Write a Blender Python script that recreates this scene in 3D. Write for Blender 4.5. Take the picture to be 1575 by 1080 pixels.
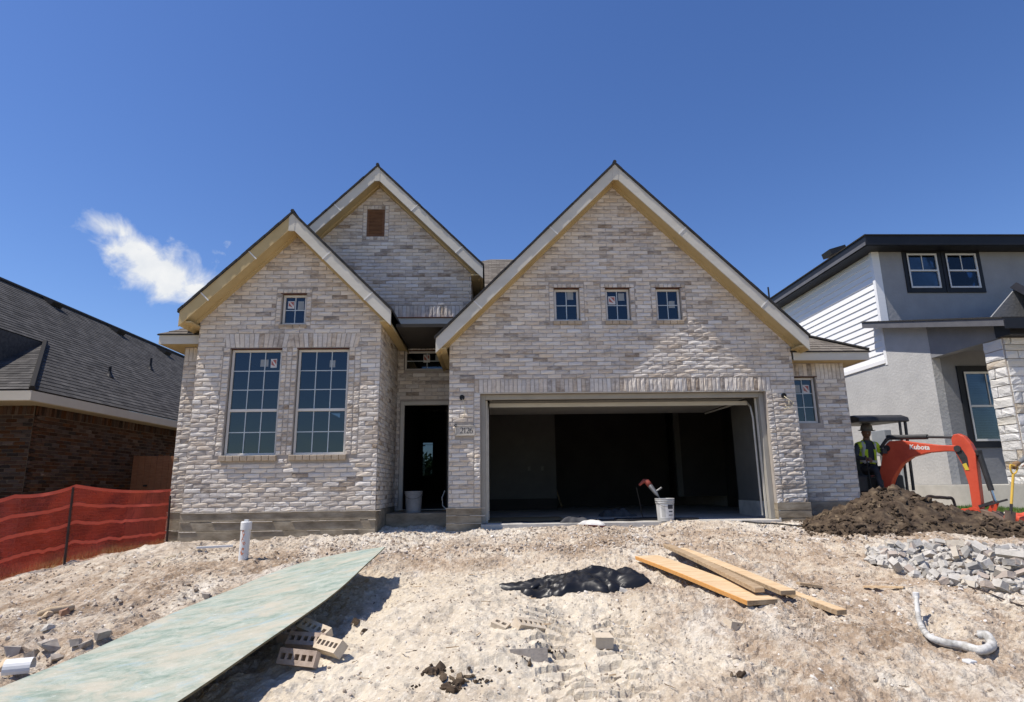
import bpy, bmesh, math, random
import numpy as np
from mathutils import Vector, Matrix, Euler
random.seed(7)
RNG = np.random.default_rng(7)
scene = bpy.context.scene
for o in list(bpy.data.objects): bpy.data.objects.remove(o)

# ------------------------------------------------------------------ camera
CAM_Z = 0.6                      # eye height above the garage slab (z = 0); the lot falls towards the street
F_PX, PITCH, ROLL, YAW = 940.0, math.radians(12.5), math.radians(-.85), math.radians(-2.2)
cam_data = bpy.data.cameras.new('camera')
cam_data.sensor_width = 36.0
cam_data.lens = 36.0 * F_PX / 1575.0
cam_data.clip_start = 0.05
cam_data.clip_end = 3000
camera = bpy.data.objects.new('camera', cam_data)
scene.collection.objects.link(camera)
CAM_M = Matrix.Rotation(YAW, 3, 'Z') @ Matrix.Rotation(math.pi/2 + PITCH, 3, 'X') @ Matrix.Rotation(ROLL, 3, 'Z')
camera.matrix_world = Matrix.Translation((0, 0, CAM_Z)) @ CAM_M.to_4x4()
scene.camera = camera
scene.render.resolution_x, scene.render.resolution_y = 1024, 702

# ------------------------------------------------------------------ sky and sun
SUN_DIR = Vector((-3.7, -1.0, 7.3)).normalized()          # towards the sun
SUN_EL = math.asin(SUN_DIR.z)
SUN_AZ = math.atan2(SUN_DIR.x, SUN_DIR.y)                  # from +Y, clockwise seen from above
world = bpy.data.worlds.new('World')
scene.world = world
world.use_nodes = True
wn, wl = world.node_tree.nodes, world.node_tree.links
wn.clear()
def wnode(t, **k):
    n = wn.new(t)
    for a, b in k.items(): setattr(n, a, b)
    return n
w_out = wnode('ShaderNodeOutputWorld')
sky = wnode('ShaderNodeTexSky', sky_type='NISHITA', sun_disc=False)
sky.sun_elevation = SUN_EL
sky.sun_rotation = SUN_AZ
sky.altitude = 400; sky.air_density = 1.0; sky.dust_density = 0.35; sky.ozone_density = 3.0
hsv = wnode('ShaderNodeHueSaturation')
hsv.inputs['Hue'].default_value = 0.512; hsv.inputs['Saturation'].default_value = 1.2; hsv.inputs['Value'].default_value = 1.0
wl.new(sky.outputs[0], hsv.inputs['Color'])
bg = wnode('ShaderNodeBackground'); bg.inputs['Strength'].default_value = 0.11
wl.new(hsv.outputs[0], bg.inputs['Color'])
# one small fair-weather cloud, placed by direction (infinitely far)
def pix_dir(x, y):
    return (CAM_M @ Vector(((x-787.5)/F_PX, -(y-540)/F_PX, -1))).normalized()
tc = wnode('ShaderNodeTexCoord')
cF = pix_dir(252, 408)
cR = (pix_dir(338, 438) - pix_dir(138, 378)); cR = (cR - cF*cR.dot(cF)).normalized()
cU = cR.cross(cF).normalized()
if cU.z < 0: cU = -cU
def wdot(vec):
    n = wnode('ShaderNodeVectorMath', operation='DOT_PRODUCT')
    wl.new(tc.outputs['Generated'], n.inputs[0]); n.inputs[1].default_value = vec
    return n.outputs['Value']
def wmath(op, a, b=None, c=None, clamp=False):
    n = wnode('ShaderNodeMath', operation=op, use_clamp=clamp)
    for i, s in enumerate((a, b, c)):
        if s is None: continue
        if isinstance(s, (int, float)): n.inputs[i].default_value = s
        else: wl.new(s, n.inputs[i])
    return n.outputs[0]
fw = wmath('MAXIMUM', wdot(cF), 0.02)
cu = wmath('DIVIDE', wdot(cR), fw); cv = wmath('DIVIDE', wdot(cU), fw)
comb = wnode('ShaderNodeCombineXYZ'); wl.new(cu, comb.inputs[0]); wl.new(cv, comb.inputs[1])
cn = wnode('ShaderNodeTexNoise'); cn.inputs['Scale'].default_value = 17; cn.inputs['Detail'].default_value = 9
cn.inputs['Roughness'].default_value = 0.58; cn.inputs['Distortion'].default_value = 0.35
wl.new(comb.outputs[0], cn.inputs['Vector'])
def puff(u0, v0, a, b, k):
    du = wmath('DIVIDE', wmath('SUBTRACT', cu, u0), a); dv = wmath('DIVIDE', wmath('SUBTRACT', cv, v0), b)
    r = wmath('SQRT', wmath('ADD', wmath('MULTIPLY', du, du), wmath('MULTIPLY', dv, dv)))
    return wmath('MULTIPLY', wmath('SUBTRACT', 1.0, r), k)
body = puff(0.0, -0.006, 0.120, 0.058, 0.95)
for q in ((-0.07, .028, .045, .022, .6), (0.05, -.020, .08, .042, .75), (0.10, .03, .03, .014, .42), (0.066, .06, .022, .013, .36), (.104,.01,.02,.014,.4), (-.17,.06,.008,.006,.3)):
    body = wmath('MAXIMUM', body, puff(*q))
dens = wmath('ADD', body, wmath('MULTIPLY', wmath('SUBTRACT', cn.outputs['Fac'], 0.60), 2.0))
dens = wmath('MULTIPLY', dens, 2.1, clamp=True)
dens = wmath('MULTIPLY', dens, wmath('GREATER_THAN', wdot(cF), 0.5))
dens = wmath('POWER', dens, 1.25)
cn2 = wnode('ShaderNodeTexNoise'); cn2.inputs['Scale'].default_value = 30; cn2.inputs['Detail'].default_value = 6
wl.new(comb.outputs[0], cn2.inputs['Vector'])
ccol = wnode('ShaderNodeMix', data_type='RGBA')
ccol.inputs[6].default_value = (.62, .68, .77, 1); ccol.inputs[7].default_value = (.88, .89, .90, 1)
wl.new(wmath('MULTIPLY', cn2.outputs['Fac'], 1.5, clamp=True), ccol.inputs[0])
cbg = wnode('ShaderNodeBackground'); wl.new(ccol.outputs[2], cbg.inputs['Color']); cbg.inputs['Strength'].default_value = 0.75
cmix = wnode('ShaderNodeMixShader')
wl.new(dens, cmix.inputs[0]); wl.new(bg.outputs[0], cmix.inputs[1]); wl.new(cbg.outputs[0], cmix.inputs[2])
wl.new(cmix.outputs[0], w_out.inputs['Surface'])

sun_data = bpy.data.lights.new('sun', 'SUN')
sun_data.energy = 4.4; sun_data.angle = math.radians(.53); sun_data.color = (1.0, .93, .83)
sun = bpy.data.objects.new('sun', sun_data); scene.collection.objects.link(sun)
sun.rotation_euler = SUN_DIR.to_track_quat('Z', 'Y').to_euler()
sun.location = SUN_DIR * 60

vs = scene.view_settings
scene.display_settings.display_device = 'sRGB'
vs.view_transform = 'Standard'; vs.look = 'None'; vs.gamma = 1.0; vs.use_curve_mapping = False
vs.exposure = 0.45

# ------------------------------------------------------------------ helpers: materials
def nodes_of(m):
    m.use_nodes = True
    return m.node_tree.nodes, m.node_tree.links
def sock(nt_links, node, key, val):
    if hasattr(val, 'is_output'): nt_links.new(val, node.inputs[key])
    else: node.inputs[key].default_value = val
def MAT(name, cols, scale=4.0, rough=.8, bump=0.0, bscale=40.0, detail=6, spec=.3, metal=0.0, attr=None, stretch=None, pos=None, distortion=0.0, coat=0.0):
    """noise-driven colour ramp + noise bump. cols: list of linear rgb. attr: name of a colour attribute whose
    red channel shifts the ramp (one value per piece)."""
    m = bpy.data.materials.new(name); n, l = nodes_of(m)
    b = n['Principled BSDF']
    t = n.new('ShaderNodeTexCoord'); vec = t.outputs['Object']
    if stretch:
        mp = n.new('ShaderNodeMapping'); l.new(vec, mp.inputs[0]); mp.inputs['Scale'].default_value = stretch; vec = mp.outputs[0]
    ns = n.new('ShaderNodeTexNoise'); l.new(vec, ns.inputs['Vector'])
    ns.inputs['Scale'].default_value = scale; ns.inputs['Detail'].default_value = detail; ns.inputs['Roughness'].default_value = .6
    ns.inputs['Distortion'].default_value = distortion
    r = n.new('ShaderNodeValToRGB'); e = r.color_ramp.elements
    k = len(cols)
    ps = pos or [.3 + .4*i/max(1, k-1) for i in range(k)]
    e[0].position = ps[0]; e[0].color = (*cols[0], 1)
    if k > 1: e[1].position = ps[-1]; e[1].color = (*cols[-1], 1)
    else: e[1].color = (*cols[0], 1)
    for i in range(1, k-1):
        x = e.new(ps[i]); x.color = (*cols[i], 1)
    fac = ns.outputs['Fac']
    if attr:
        a = n.new('ShaderNodeAttribute'); a.attribute_name = attr
        s = n.new('ShaderNodeSeparateColor'); l.new(a.outputs['Color'], s.inputs[0])
        ad = n.new('ShaderNodeMath'); ad.operation = 'ADD'; l.new(fac, ad.inputs[0]); l.new(s.outputs[0], ad.inputs[1]); fac = ad.outputs[0]
    l.new(fac, r.inputs[0])
    l.new(r.outputs[0], b.inputs['Base Color'])
    b.inputs['Roughness'].default_value = rough; b.inputs['Specular IOR Level'].default_value = spec; b.inputs['Metallic'].default_value = metal
    if coat: b.inputs['Coat Weight'].default_value = coat
    if bump:
        bn = n.new('ShaderNodeTexNoise'); l.new(vec, bn.inputs['Vector']); bn.inputs['Scale'].default_value = bscale; bn.inputs['Detail'].default_value = 6
        bp = n.new('ShaderNodeBump'); bp.inputs['Strength'].default_value = 1.0; bp.inputs['Distance'].default_value = bump
        l.new(bn.outputs['Fac'], bp.inputs['Height']); l.new(bp.outputs[0], b.inputs['Normal'])
    return m

# ------------------------------------------------------------------ helpers: meshes and things
BASE = {}
def link(o, parent=None):
    scene.collection.objects.link(o)
    if parent is not None: o.parent = parent
    return o
def thing(name, label, cat, loc=(0, 0, 0), group=None):
    o = bpy.data.objects.new(name, None); o.empty_display_size = .1
    link(o); o.location = loc; BASE[o] = Vector(loc)
    o['label'] = label; o['category'] = cat
    if group: o['group'] = group
    return o
def tag(o, label, cat, group=None):
    o['label'] = label; o['category'] = cat
    if group: o['group'] = group
    return o
def base_of(p):
    while p is not None:
        if p in BASE: return BASE[p]
        p = p.parent
    return Vector((0, 0, 0))
def mesh_from(name, v, f, mats, mi=None, smooth=False, col=None, uv=None):
    me = bpy.data.meshes.new(name)
    me.from_pydata([tuple(p) for p in v] if not isinstance(v, np.ndarray) else v.tolist(), [], f)
    for m in (mats if isinstance(mats, (list, tuple)) else [mats]): me.materials.append(m)
    if mi is not None: me.polygons.foreach_set('material_index', mi)
    if smooth: me.polygons.foreach_set('use_smooth', [True]*len(me.polygons))
    if col is not None:
        a = me.color_attributes.new('tone', 'FLOAT_COLOR', 'POINT')
        a.data.foreach_set('color', np.asarray(col, dtype=np.float32).ravel())
    if uv is not None:
        ul = me.uv_layers.new(name='UVMap'); li = np.zeros(len(me.loops), dtype=np.int32); me.loops.foreach_get('vertex_index', li)
        ul.data.foreach_set('uv', np.asarray(uv, dtype=np.float32)[li].ravel())
    me.update()
    return me
class MB:
    def __init__(s, T=None): s.v, s.f, s.mi, s.T = [], [], [], T
    def add(s, vs, fs, m=0):
        k = len(s.v)
        for p in vs:
            p = Vector(p)
            s.v.append(s.T @ p if s.T is not None else p)
        for q in fs: s.f.append([k+i for i in q]); s.mi.append(m)
        return s
    def box(s, x0, x1, y0, y1, z0, z1, m=0):
        return s.add([(x0,y0,z0),(x1,y0,z0),(x1,y1,z0),(x0,y1,z0),(x0,y0,z1),(x1,y0,z1),(x1,y1,z1),(x0,y1,z1)],
              [(0,3,2,1),(4,5,6,7),(0,1,5,4),(1,2,6,5),(2,3,7,6),(3,0,4,7)], m)
    def obox(s, c, size, R=None, m=0):
        hx, hy, hz = [q/2 for q in size]; c = Vector(c)
        R = R or Matrix.Identity(3)
        pts = [c + R @ Vector((a*hx, b*hy, d*hz)) for d in (-1, 1) for a, b in ((-1,-1),(1,-1),(1,1),(-1,1))]
        return s.add(pts, [(0,3,2,1),(4,5,6,7),(0,1,5,4),(1,2,6,5),(2,3,7,6),(3,0,4,7)], m)
    def bar(s, p0, p1, w, h, up=(0,0,1), m=0):
        p0, p1 = Vector(p0), Vector(p1); d = p1-p0; L = d.length; x = d/L
        z = Vector(up); z = (z - x*z.dot(x)).normalized(); y = z.cross(x)
        R = Matrix((x, y, z)).transposed()
        return s.obox((p0+p1)/2, (L, w, h), R, m)
    def tube(s, pts, r, n=8, m=0, caps=True, closed=False):
        pts = [Vector(p) for p in pts]; k = len(pts)
        rs = r if isinstance(r, (list, tuple)) else [r]*k
        vs, fs = [], []; prev = None
        for i, p in enumerate(pts):
            t = (pts[min(i+1, k-1)] - pts[max(i-1, 0)]).normalized()
            if prev is None:
                a = Vector((0,0,1)) if abs(t.z) < .9 else Vector((1,0,0))
                u = t.cross(a).normalized()
            else: u = (prev - t*prev.dot(t)).normalized()
            w = t.cross(u); prev = u
            for j in range(n):
                a = 2*math.pi*j/n
                vs.append(p + (u*math.cos(a) + w*math.sin(a))*rs[i])
        for i in range(k-1):
            for j in range(n):
                fs.append((i*n+j, i*n+(j+1)%n, (i+1)*n+(j+1)%n, (i+1)*n+j))
        if caps: fs.append(tuple(range(n-1, -1, -1))); fs.append(tuple((k-1)*n+j for j in range(n)))
        return s.add(vs, fs, m)
    def cyl(s, p0, p1, r0, r1=None, n=16, m=0): return s.tube([p0, p1], [r0, r0 if r1 is None else r1], n, m)
    def lathe(s, prof, c=(0,0,0), n=24, m=0, R=None):
        c = Vector(c); vs, fs = [], []; k = len(prof)
        for r, z in prof:
            for j in range(n):
                a = 2*math.pi*j/n; p = Vector((r*math.cos(a), r*math.sin(a), z))
                vs.append(c + (R @ p if R else p))
        for i in range(k-1):
            for j in range(n): fs.append((i*n+j, i*n+(j+1)%n, (i+1)*n+(j+1)%n, (i+1)*n+j))
        return s.add(vs, fs, m)
    def prism(s, poly, fn, a, b, m=0):
        """polygon in 2-D, fn(p, q, d) -> point; extruded from d=a to d=b"""
        n = len(poly); vs = [fn(p, q, a) for p, q in poly] + [fn(p, q, b) for p, q in poly]
        fs = [tuple(range(n-1, -1, -1)), tuple(range(n, 2*n))] + [(i, (i+1)%n, n+(i+1)%n, n+i) for i in range(n)]
        return s.add(vs, fs, m)
    def build(s, name, mats, parent=None, smooth=False, bevel=0.0, bseg=2, fix=True):
        b = base_of(parent) if parent is not None else Vector((0,0,0))
        if parent is None and s.v:                                  # free-standing mesh: origin at its base
            xs = [p.x for p in s.v]; ys = [p.y for p in s.v]; zs = [p.z for p in s.v]
            b = Vector(((min(xs)+max(xs))/2, (min(ys)+max(ys))/2, min(zs)))
        me = mesh_from(name, [p-b for p in s.v], s.f, mats, s.mi, smooth)
        if fix:
            bm = bmesh.new(); bm.from_mesh(me); bmesh.ops.recalc_face_normals(bm, faces=bm.faces); bm.to_mesh(me); bm.free()
        o = bpy.data.objects.new(name, me); link(o, parent)
        if parent is None: o.location = b; BASE[o] = b
        if bevel:
            mod = o.modifiers.new('bevel', 'BEVEL'); mod.width = bevel; mod.segments = bseg; mod.limit_method = 'ANGLE'; mod.angle_limit = math.radians(40)
        return o
XZ = lambda p, q, d: (p, d, q)       # polygon in X-Z, extruded along Y
YZ = lambda p, q, d: (d, p, q)
XY = lambda p, q, d: (p, q, d)

# numpy value noise
_perm = np.random.default_rng(3).permutation(512)
_val = np.random.default_rng(4).random(512)
def vnoise(x, y):
    xi = np.floor(x).astype(int); yi = np.floor(y).astype(int); xf = x-xi; yf = y-yi
    u = xf*xf*xf*(xf*(xf*6-15)+10); v = yf*yf*yf*(yf*(yf*6-15)+10)
    h = lambda a, b: _val[_perm[(_perm[a & 511] + b) & 511]]
    return ((h(xi,yi)*(1-u)+h(xi+1,yi)*u)*(1-v) + (h(xi,yi+1)*(1-u)+h(xi+1,yi+1)*u)*v)*2-1
def fbm(x, y, o=4, g=.5, lac=2.03):
    s = 0; a = 1.0
    for i in range(o):
        s = s + a*vnoise(x+i*17.3, y-i*9.1); x = x*lac; y = y*lac; a *= g
    return s
# ================================================================== GROUND
CP = np.array([  # x, y, z : heights read off the photograph
 (-5.3,10.6,-.28),(-4.85,10.0,-.15),(-3.3,10,-.19),(-1.85,10,-.09),(-1.3,10.5,-.03),(-.7,10.2,-.13),(.5,10.3,-.10),(2.3,10.3,-.09),(4.8,10.3,-.07),(5.5,10.4,-.03),(6.5,10.6,-.04),
 (-1.3,11,-.02),(-6.5,13,-.40),(-6.5,20,-.40),(7.5,12,-.25),(7.5,13.5,-.25),(8.5,20,-.05),(9.4,12,.0),(12,11,.03),(14,13,.06),(9.5,10.6,-.02),(8.3,9.6,-.08),
 (-3.2,8.8,-.27),(-1.4,8.6,-.17),(.8,8,-.18),(3,8.3,-.14),(5,8.5,-.09),(7,9,-.1),
 (-6.9,9.85,-.62),(-8.1,9.5,-.86),(-7.2,8.2,-.72),(-5.6,8.6,-.46),(-9.5,10.5,-.85),(-8,12,-.62),(-8.5,14,-.55),(-4.3,7.2,-.47),
 (-4.6,5.5,-.56),(-3.4,6.2,-.42),(-2.6,5,-.38),(-2.4,6.5,-.315),(-2.3,7.4,-.27),(-2.85,3.6,-.49),(-3.3,4.6,-.46),
 (.8,6.1,-.35),(2,6,-.33),(3.4,5.4,-.32),(5,6,-.24),(6.5,7,-.16),
 (-.93,6.7,-.42),(-1.2,5.6,-.46),(-1.12,4.6,-.42),(-1.15,3.6,-.55),(-1.8,5,-.62),(-1.8,3.5,-.72),(-1.75,6.3,-.48),
 (-.35,6.3,-.30),(-.45,5.2,-.31),(-.55,4.3,-.40),(-.5,3.5,-.50),
 (.75,4.5,-.45),(3,4.2,-.46),(6,4,-.4),(-6,4,-.72),(.5,3.2,-.55),
 (-3,1.5,-.9),(0,1.5,-.85),(3,1.5,-.85),(0,-1,-1.05),(-8,0,-1.05),(8,0,-1.0),(12,6,-.1),(-12,6,-.78),(12,1,-.7)])
def _rbf_fit():
    d = np.sqrt(((CP[:,None,:2]-CP[None,:,:2])**2).sum(2)); n = len(CP)
    K = np.zeros((n+3, n+3)); K[:n,:n] = d; Pm = np.c_[np.ones(n), CP[:,:2]]; K[:n,n:] = Pm; K[n:,:n] = Pm.T
    K[:n,:n] += np.eye(n)*0.02
    return np.linalg.solve(K, np.r_[CP[:,2], 0, 0, 0])
_w = _rbf_fit()
def base_h(X, Y):
    X = np.clip(X, -12, 14); Y = np.clip(Y, -2, 20)
    s = _w[-3] + _w[-2]*X + _w[-1]*Y
    for (cx, cy, _), w in zip(CP, _w): s = s + w*np.sqrt((X-cx)**2+(Y-cy)**2)
    return s
def seg_d(X, Y, pts):
    best = np.full(np.shape(X), 1e9); par = np.zeros(np.shape(X)); acc = 0; side = np.zeros(np.shape(X))
    for (ax, ay), (bx, by) in zip(pts[:-1], pts[1:]):
        L = math.hypot(bx-ax, by-ay); ux, uy = (bx-ax)/L, (by-ay)/L
        t = np.clip((X-ax)*ux+(Y-ay)*uy, 0, L); d = np.hypot(X-ax-ux*t, Y-ay-uy*t); k = d < best
        best = np.where(k, d, best); par = np.where(k, acc+t, par); side = np.where(k, (X-ax)*uy-(Y-ay)*ux, side); acc += L
    return best, par, side
TRACKS = [([(.40,2.6),(.45,3.6),(.38,4.6),(.55,6.0),(.3,6.8)], .16, .036), ([(.80,2.6),(.78,3.8),(.95,5.2),(1.25,7.0)], .15, .030),
          ([(2.2,3.0),(2.15,4.2),(2.5,5.2),(3.0,6.4)], .17, .032), ([(1.5,2.6),(1.65,3.9),(1.9,4.9)], .12, .018), ([(3.2,3.2),(3.3,4.0),(4.1,5.0),(5.2,5.6)], .14, .020)]
def sand_mask(X, Y):
    m = np.exp(-(((X+.1)/1.15)**4 + ((Y-4.6)/2.3)**4))
    return m
def inside_house(X, Y):
    return ((X > -5.15) & (X < 6.35) & (Y > 10.95)) | ((X > -4.7) & (X < -1.95) & (Y > 10.25)) | ((X > -.55) & (X < 5.25) & (Y > 10.62))
def hgt(X, Y):
    X = np.asarray(X, float); Y = np.asarray(Y, float)
    near = np.exp(-np.maximum(0, np.hypot(X*.7, Y-5)-9)/6)
    z = base_h(X, Y)
    sm = sand_mask(X, Y)
    z = z + near*(.045*fbm(X*.9+3, Y*.9, 3)*(1-.2*sm) + .020*fbm(X*4.1, Y*4.1+7, 3)*(1-.35*sm) + .0115*np.abs(fbm(X*9+3, Y*9, 3, .6))*(1-.45*sm) + .0095*fbm(X*19, Y*17, 2, .7)*(1-.55*sm)
              + .0062*np.round(2.2*fbm(X*6.3+8, Y*9.1, 3, .6))*(1-.75*sm) + .0048*fbm(X*41, Y*39, 2, .6)*(1-.4*sm) + .012*np.clip(fbm(X*2.3+40, Y*3.1, 4, .6)*5, -1, 1)*(1-.6*sm))
    # soft footprints in the loose sand
    z = z + sm*.050*np.minimum(0, fbm(X*2.9+11, Y*2.9-4, 3)) - sm*.030*np.abs(fbm(X*1.7-5, Y*2.3, 3)) + sm*.02*np.abs(fbm(X*6, Y*6, 3))
    # churned ridge of sand right of the board, lumpy spoil along the foundation
    z = z + near*.05*np.exp(-((Y-9.75)/.3)**2)*(fbm(X*3, Y*3+2, 3)) * (Y < 10.6)
    for pts, w, dep in TRACKS:
        d, t, sd = seg_d(X, Y, pts)
        m = np.clip(1-(d/w)**6, 0, 1)*np.clip(.75+1.1*fbm(X*1.3+w*50, Y*1.3, 2), 0, 1)
        bars = np.where(sd > 0, ((t+.3*sd) % .15) < .062, ((t-.3*sd+.075) % .15) < .062)
        z = z - m*dep*(.15 + 1.15*bars)
    z = z - np.where(inside_house(X, Y), .35, 0)
    return z
def h1(x, y): return float(hgt(np.array([x]), np.array([y]))[0])
def pray(px, py): return CAM_M @ Vector(((px-787.5)/F_PX, -(py-540)/F_PX, -1))
def gp(px, py, lift=0.0):
    """where the line of sight through photo pixel (px, py) meets the ground"""
    d = pray(px, py); d = d/d.y
    ts = np.arange(1.5, 16, .02); zs = CAM_Z + d.z*ts; hs = hgt(d.x*ts, ts)
    k = np.argmax(zs < hs); t = ts[k]
    return Vector((d.x*t, t, float(hs[k])+lift))
def at_y(px, py, Y):
    d = pray(px, py); t = Y/d.y
    return Vector((d.x*t, Y, CAM_Z+d.z*t))
def at_x(px, py, X):
    d = pray(px, py); t = X/d.x
    return Vector((X, d.y*t, CAM_Z+d.z*t))

def axis(*segs):
    out = []
    for a, b, st in segs: out.append(np.arange(a, b, st))
    out.append([segs[-1][1]]); return np.unique(np.round(np.concatenate(out), 4))
gx = axis((-700,-100,150),(-100,-20,16),(-20,-9,1.0),(-9,-7,.12),(-7,-4.4,.05),(-4.4,-2,.022),(-2,3.2,.0145),(3.2,4.6,.022),(4.6,7,.04),(7,10,.12),(10,20,1),(20,100,16),(100,700,150))
gy = axis((-300,-20,70),(-20,-1,3),(-1,2.2,.2),(2.2,5.2,.0145),(5.2,6.8,.02),(6.8,10.9,.032),(10.9,14,.2),(14,24,1),(24,100,15),(100,1500,200))
GX, GY = np.meshgrid(gx, gy)
GZ = hgt(GX, GY)
nx, ny = len(gx), len(gy)
V = np.c_[GX.ravel(), GY.ravel(), GZ.ravel()]
i = np.arange(ny-1)[:,None]*nx + np.arange(nx-1)[None,:]
FQ = np.stack([i, i+1, i+1+nx, i+nx], -1).reshape(-1, 4)

def ground_material():
    m = bpy.data.materials.new('dirt_and_sand'); n, l = nodes_of(m); b = n['Principled BSDF']
    b.inputs['Roughness'].default_value = .95; b.inputs['Specular IOR Level'].default_value = .12
    g = n.new('ShaderNodeNewGeometry'); P = g.outputs['Position']
    sx = n.new('ShaderNodeSeparateXYZ'); l.new(P, sx.inputs[0])
    def noise(sc, det=6, ro=.6, st=None, dist=0):
        q = n.new('ShaderNodeTexNoise'); v = P
        if st: mp = n.new('ShaderNodeMapping'); l.new(P, mp.inputs[0]); mp.inputs['Scale'].default_value = st; v = mp.outputs[0]
        l.new(v, q.inputs['Vector']); q.inputs['Scale'].default_value = sc; q.inputs['Detail'].default_value = det; q.inputs['Roughness'].default_value = ro; q.inputs['Distortion'].default_value = dist
        return q.outputs['Fac']
    def mth(op, a, c=None, d=None, clamp=False):
        q = n.new('ShaderNodeMath'); q.operation = op; q.use_clamp = clamp
        for k, s in enumerate((a, c, d)):
            if s is None: continue
            if isinstance(s, (int, float)): q.inputs[k].default_value = s
            else: l.new(s, q.inputs[k])
        return q.outputs[0]
    def ramp(f, stops):
        r = n.new('ShaderNodeValToRGB'); e = r.color_ramp.elements
        e[0].position, e[0].color = stops[0][0], (*stops[0][1], 1); e[1].position, e[1].color = stops[-1][0], (*stops[-1][1], 1)
        for p, c in stops[1:-1]: x = e.new(p); x.color = (*c, 1)
        l.new(f, r.inputs[0]); return r.outputs[0]
    def mix(f, a, c):
        q = n.new('ShaderNodeMix'); q.data_type = 'RGBA'
        if isinstance(f, (int, float)): q.inputs[0].default_value = f
        else: l.new(f, q.inputs[0])
        for k, s in ((6, a), (7, c)):
            if isinstance(s, tuple): q.inputs[k].default_value = (*s, 1)
            else: l.new(s, q.inputs[k])
        return q.outputs[2]
    def sstep(v, a, c):
        q = n.new('ShaderNodeMapRange'); q.interpolation_type = 'SMOOTHSTEP'; l.new(v, q.inputs[0]); q.inputs[1].default_value = a; q.inputs[2].default_value = c
        return q.outputs[0]
    x, y = sx.outputs[0], sx.outputs[1]
    wob = mth('MULTIPLY', mth('SUBTRACT', noise(.9, 5), .5), 2.2)
    xw = mth('ADD', x, wob); yw = mth('ADD', y, wob)
    dirt = ramp(noise(2.2, 9, .7, (1,.55,1)), [(.28,(.155,.105,.068)),(.40,(.27,.195,.13)),(.50,(.40,.31,.225)),(.60,(.54,.47,.37)),(.70,(.67,.62,.535))])
    sand = ramp(noise(1.6, 9, .62), [(.3,(.42,.36,.275)),(.5,(.50,.44,.345)),(.68,(.57,.515,.415))])
    chalk = ramp(noise(5, 9, .7), [(.3,(.44,.38,.305)),(.48,(.57,.515,.43)),(.66,(.67,.625,.555))])
    # sand: the heap in the middle of the lot
    cx = mth('MULTIPLY', sstep(xw, -1.9, -1.2), mth('SUBTRACT', 1.0, sstep(xw, .7, 1.9)))
    cy = mth('MULTIPLY', sstep(yw, 1.0, 2.2), mth('SUBTRACT', 1.0, sstep(yw, 6.3, 7.8)))
    f_sand = mth('MULTIPLY', cx, cy)
    # chalky base dust: along the house and in patches
    f_ch = mth('MULTIPLY', sstep(yw, 8.3, 9.6), mth('SUBTRACT', 1.0, mth('MULTIPLY', mth('MULTIPLY', sstep(x, .3, 1.2), mth('SUBTRACT', 1.0, sstep(x, 3.0, 4.0))), .75)))
    f_ch = mth('MAXIMUM', f_ch, mth('MULTIPLY', sstep(noise(.75, 7, .65, (1,.6,1), .6), .51, .60), .85))
    f_left = mth('SUBTRACT', 1.0, mth('MULTIPLY', sstep(x, -3.2, -2.2), 1.0))
    f_ch = mth('MULTIPLY', f_ch, mth('SUBTRACT', 1.0, mth('MULTIPLY', f_left, .55)))
    c = mix(f_ch, dirt, chalk)
    c = mix(mth('MULTIPLY', f_sand, .92), c, sand)
    # reddish stains (crushed brick and rust-coloured subsoil)
    c = mix(mth('MULTIPLY', sstep(noise(.5, 6, .6, (1,.5,1)), .55, .75), .22), c, (.46,.33,.22))
    # fine grit: speckles
    sp = noise(48, 3, .7)
    c = mix(mth('MULTIPLY', sstep(noise(22, 5, .8), .50, .60), .38), c, (.70,.65,.56))
    c = mix(mth('MULTIPLY', mth('SUBTRACT', 1.0, sstep(noise(31, 5, .8), .36, .46)), mth('SUBTRACT', .55, mth('MULTIPLY', f_sand, .3))), c, (.26,.20,.15))
    c = mix(mth('MULTIPLY', sstep(sp, .60, .72), .55), c, (.30,.24,.19))
    c = mix(mth('MULTIPLY', sstep(noise(38, 3, .7), .62, .72), .6), c, (.76,.72,.64))
    # crumbly mottling at hand scale
    mo = noise(13, 6, .75)
    c = mix(mth('MULTIPLY', mth('SUBTRACT', 1.0, sstep(mo, .36, .52)), mth('SUBTRACT', .5, mth('MULTIPLY', f_sand, .32))), c, (.22,.165,.12))
    # beyond the lot: dry turf
    turf = ramp(noise(1.5, 8, .7), [(.3,(.10,.085,.035)),(.5,(.20,.16,.07)),(.7,(.30,.24,.12))])
    far = mth('MAXIMUM', mth('MULTIPLY', sstep(mth('SUBTRACT', y, mth('MULTIPLY', mth('ADD', x, 6.9), .36)), 9.95, 10.15), mth('SUBTRACT', 1.0, sstep(x, -5.6, -5.3))), sstep(y, 24, 26))
    far = mth('MAXIMUM', far, mth('SUBTRACT', 1.0, sstep(x, -10.5, -9.5)))
    far = mth('MAXIMUM', far, sstep(x, 16, 18))
    c = mix(far, c, turf)
    l.new(c, b.inputs['Base Color'])
    bp = n.new('ShaderNodeBump'); bp.inputs['Distance'].default_value = .022; bp.inputs['Strength'].default_value = 1.0
    hh = mth('ADD', noise(26, 8, .65), mth('MULTIPLY', noise(90, 4, .6), .4))
    hh = mth('MULTIPLY', hh, mth('SUBTRACT', 1.0, mth('MULTIPLY', f_sand, .55)))
    l.new(hh, bp.inputs['Height']); l.new(bp.outputs[0], b.inputs['Normal'])
    return m
GROUND_MAT = ground_material()
me = mesh_from('ground', V, FQ.tolist(), GROUND_MAT, smooth=False)
ground = link(bpy.data.objects.new('ground', me)); ground['kind'] = 'structure'
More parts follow.
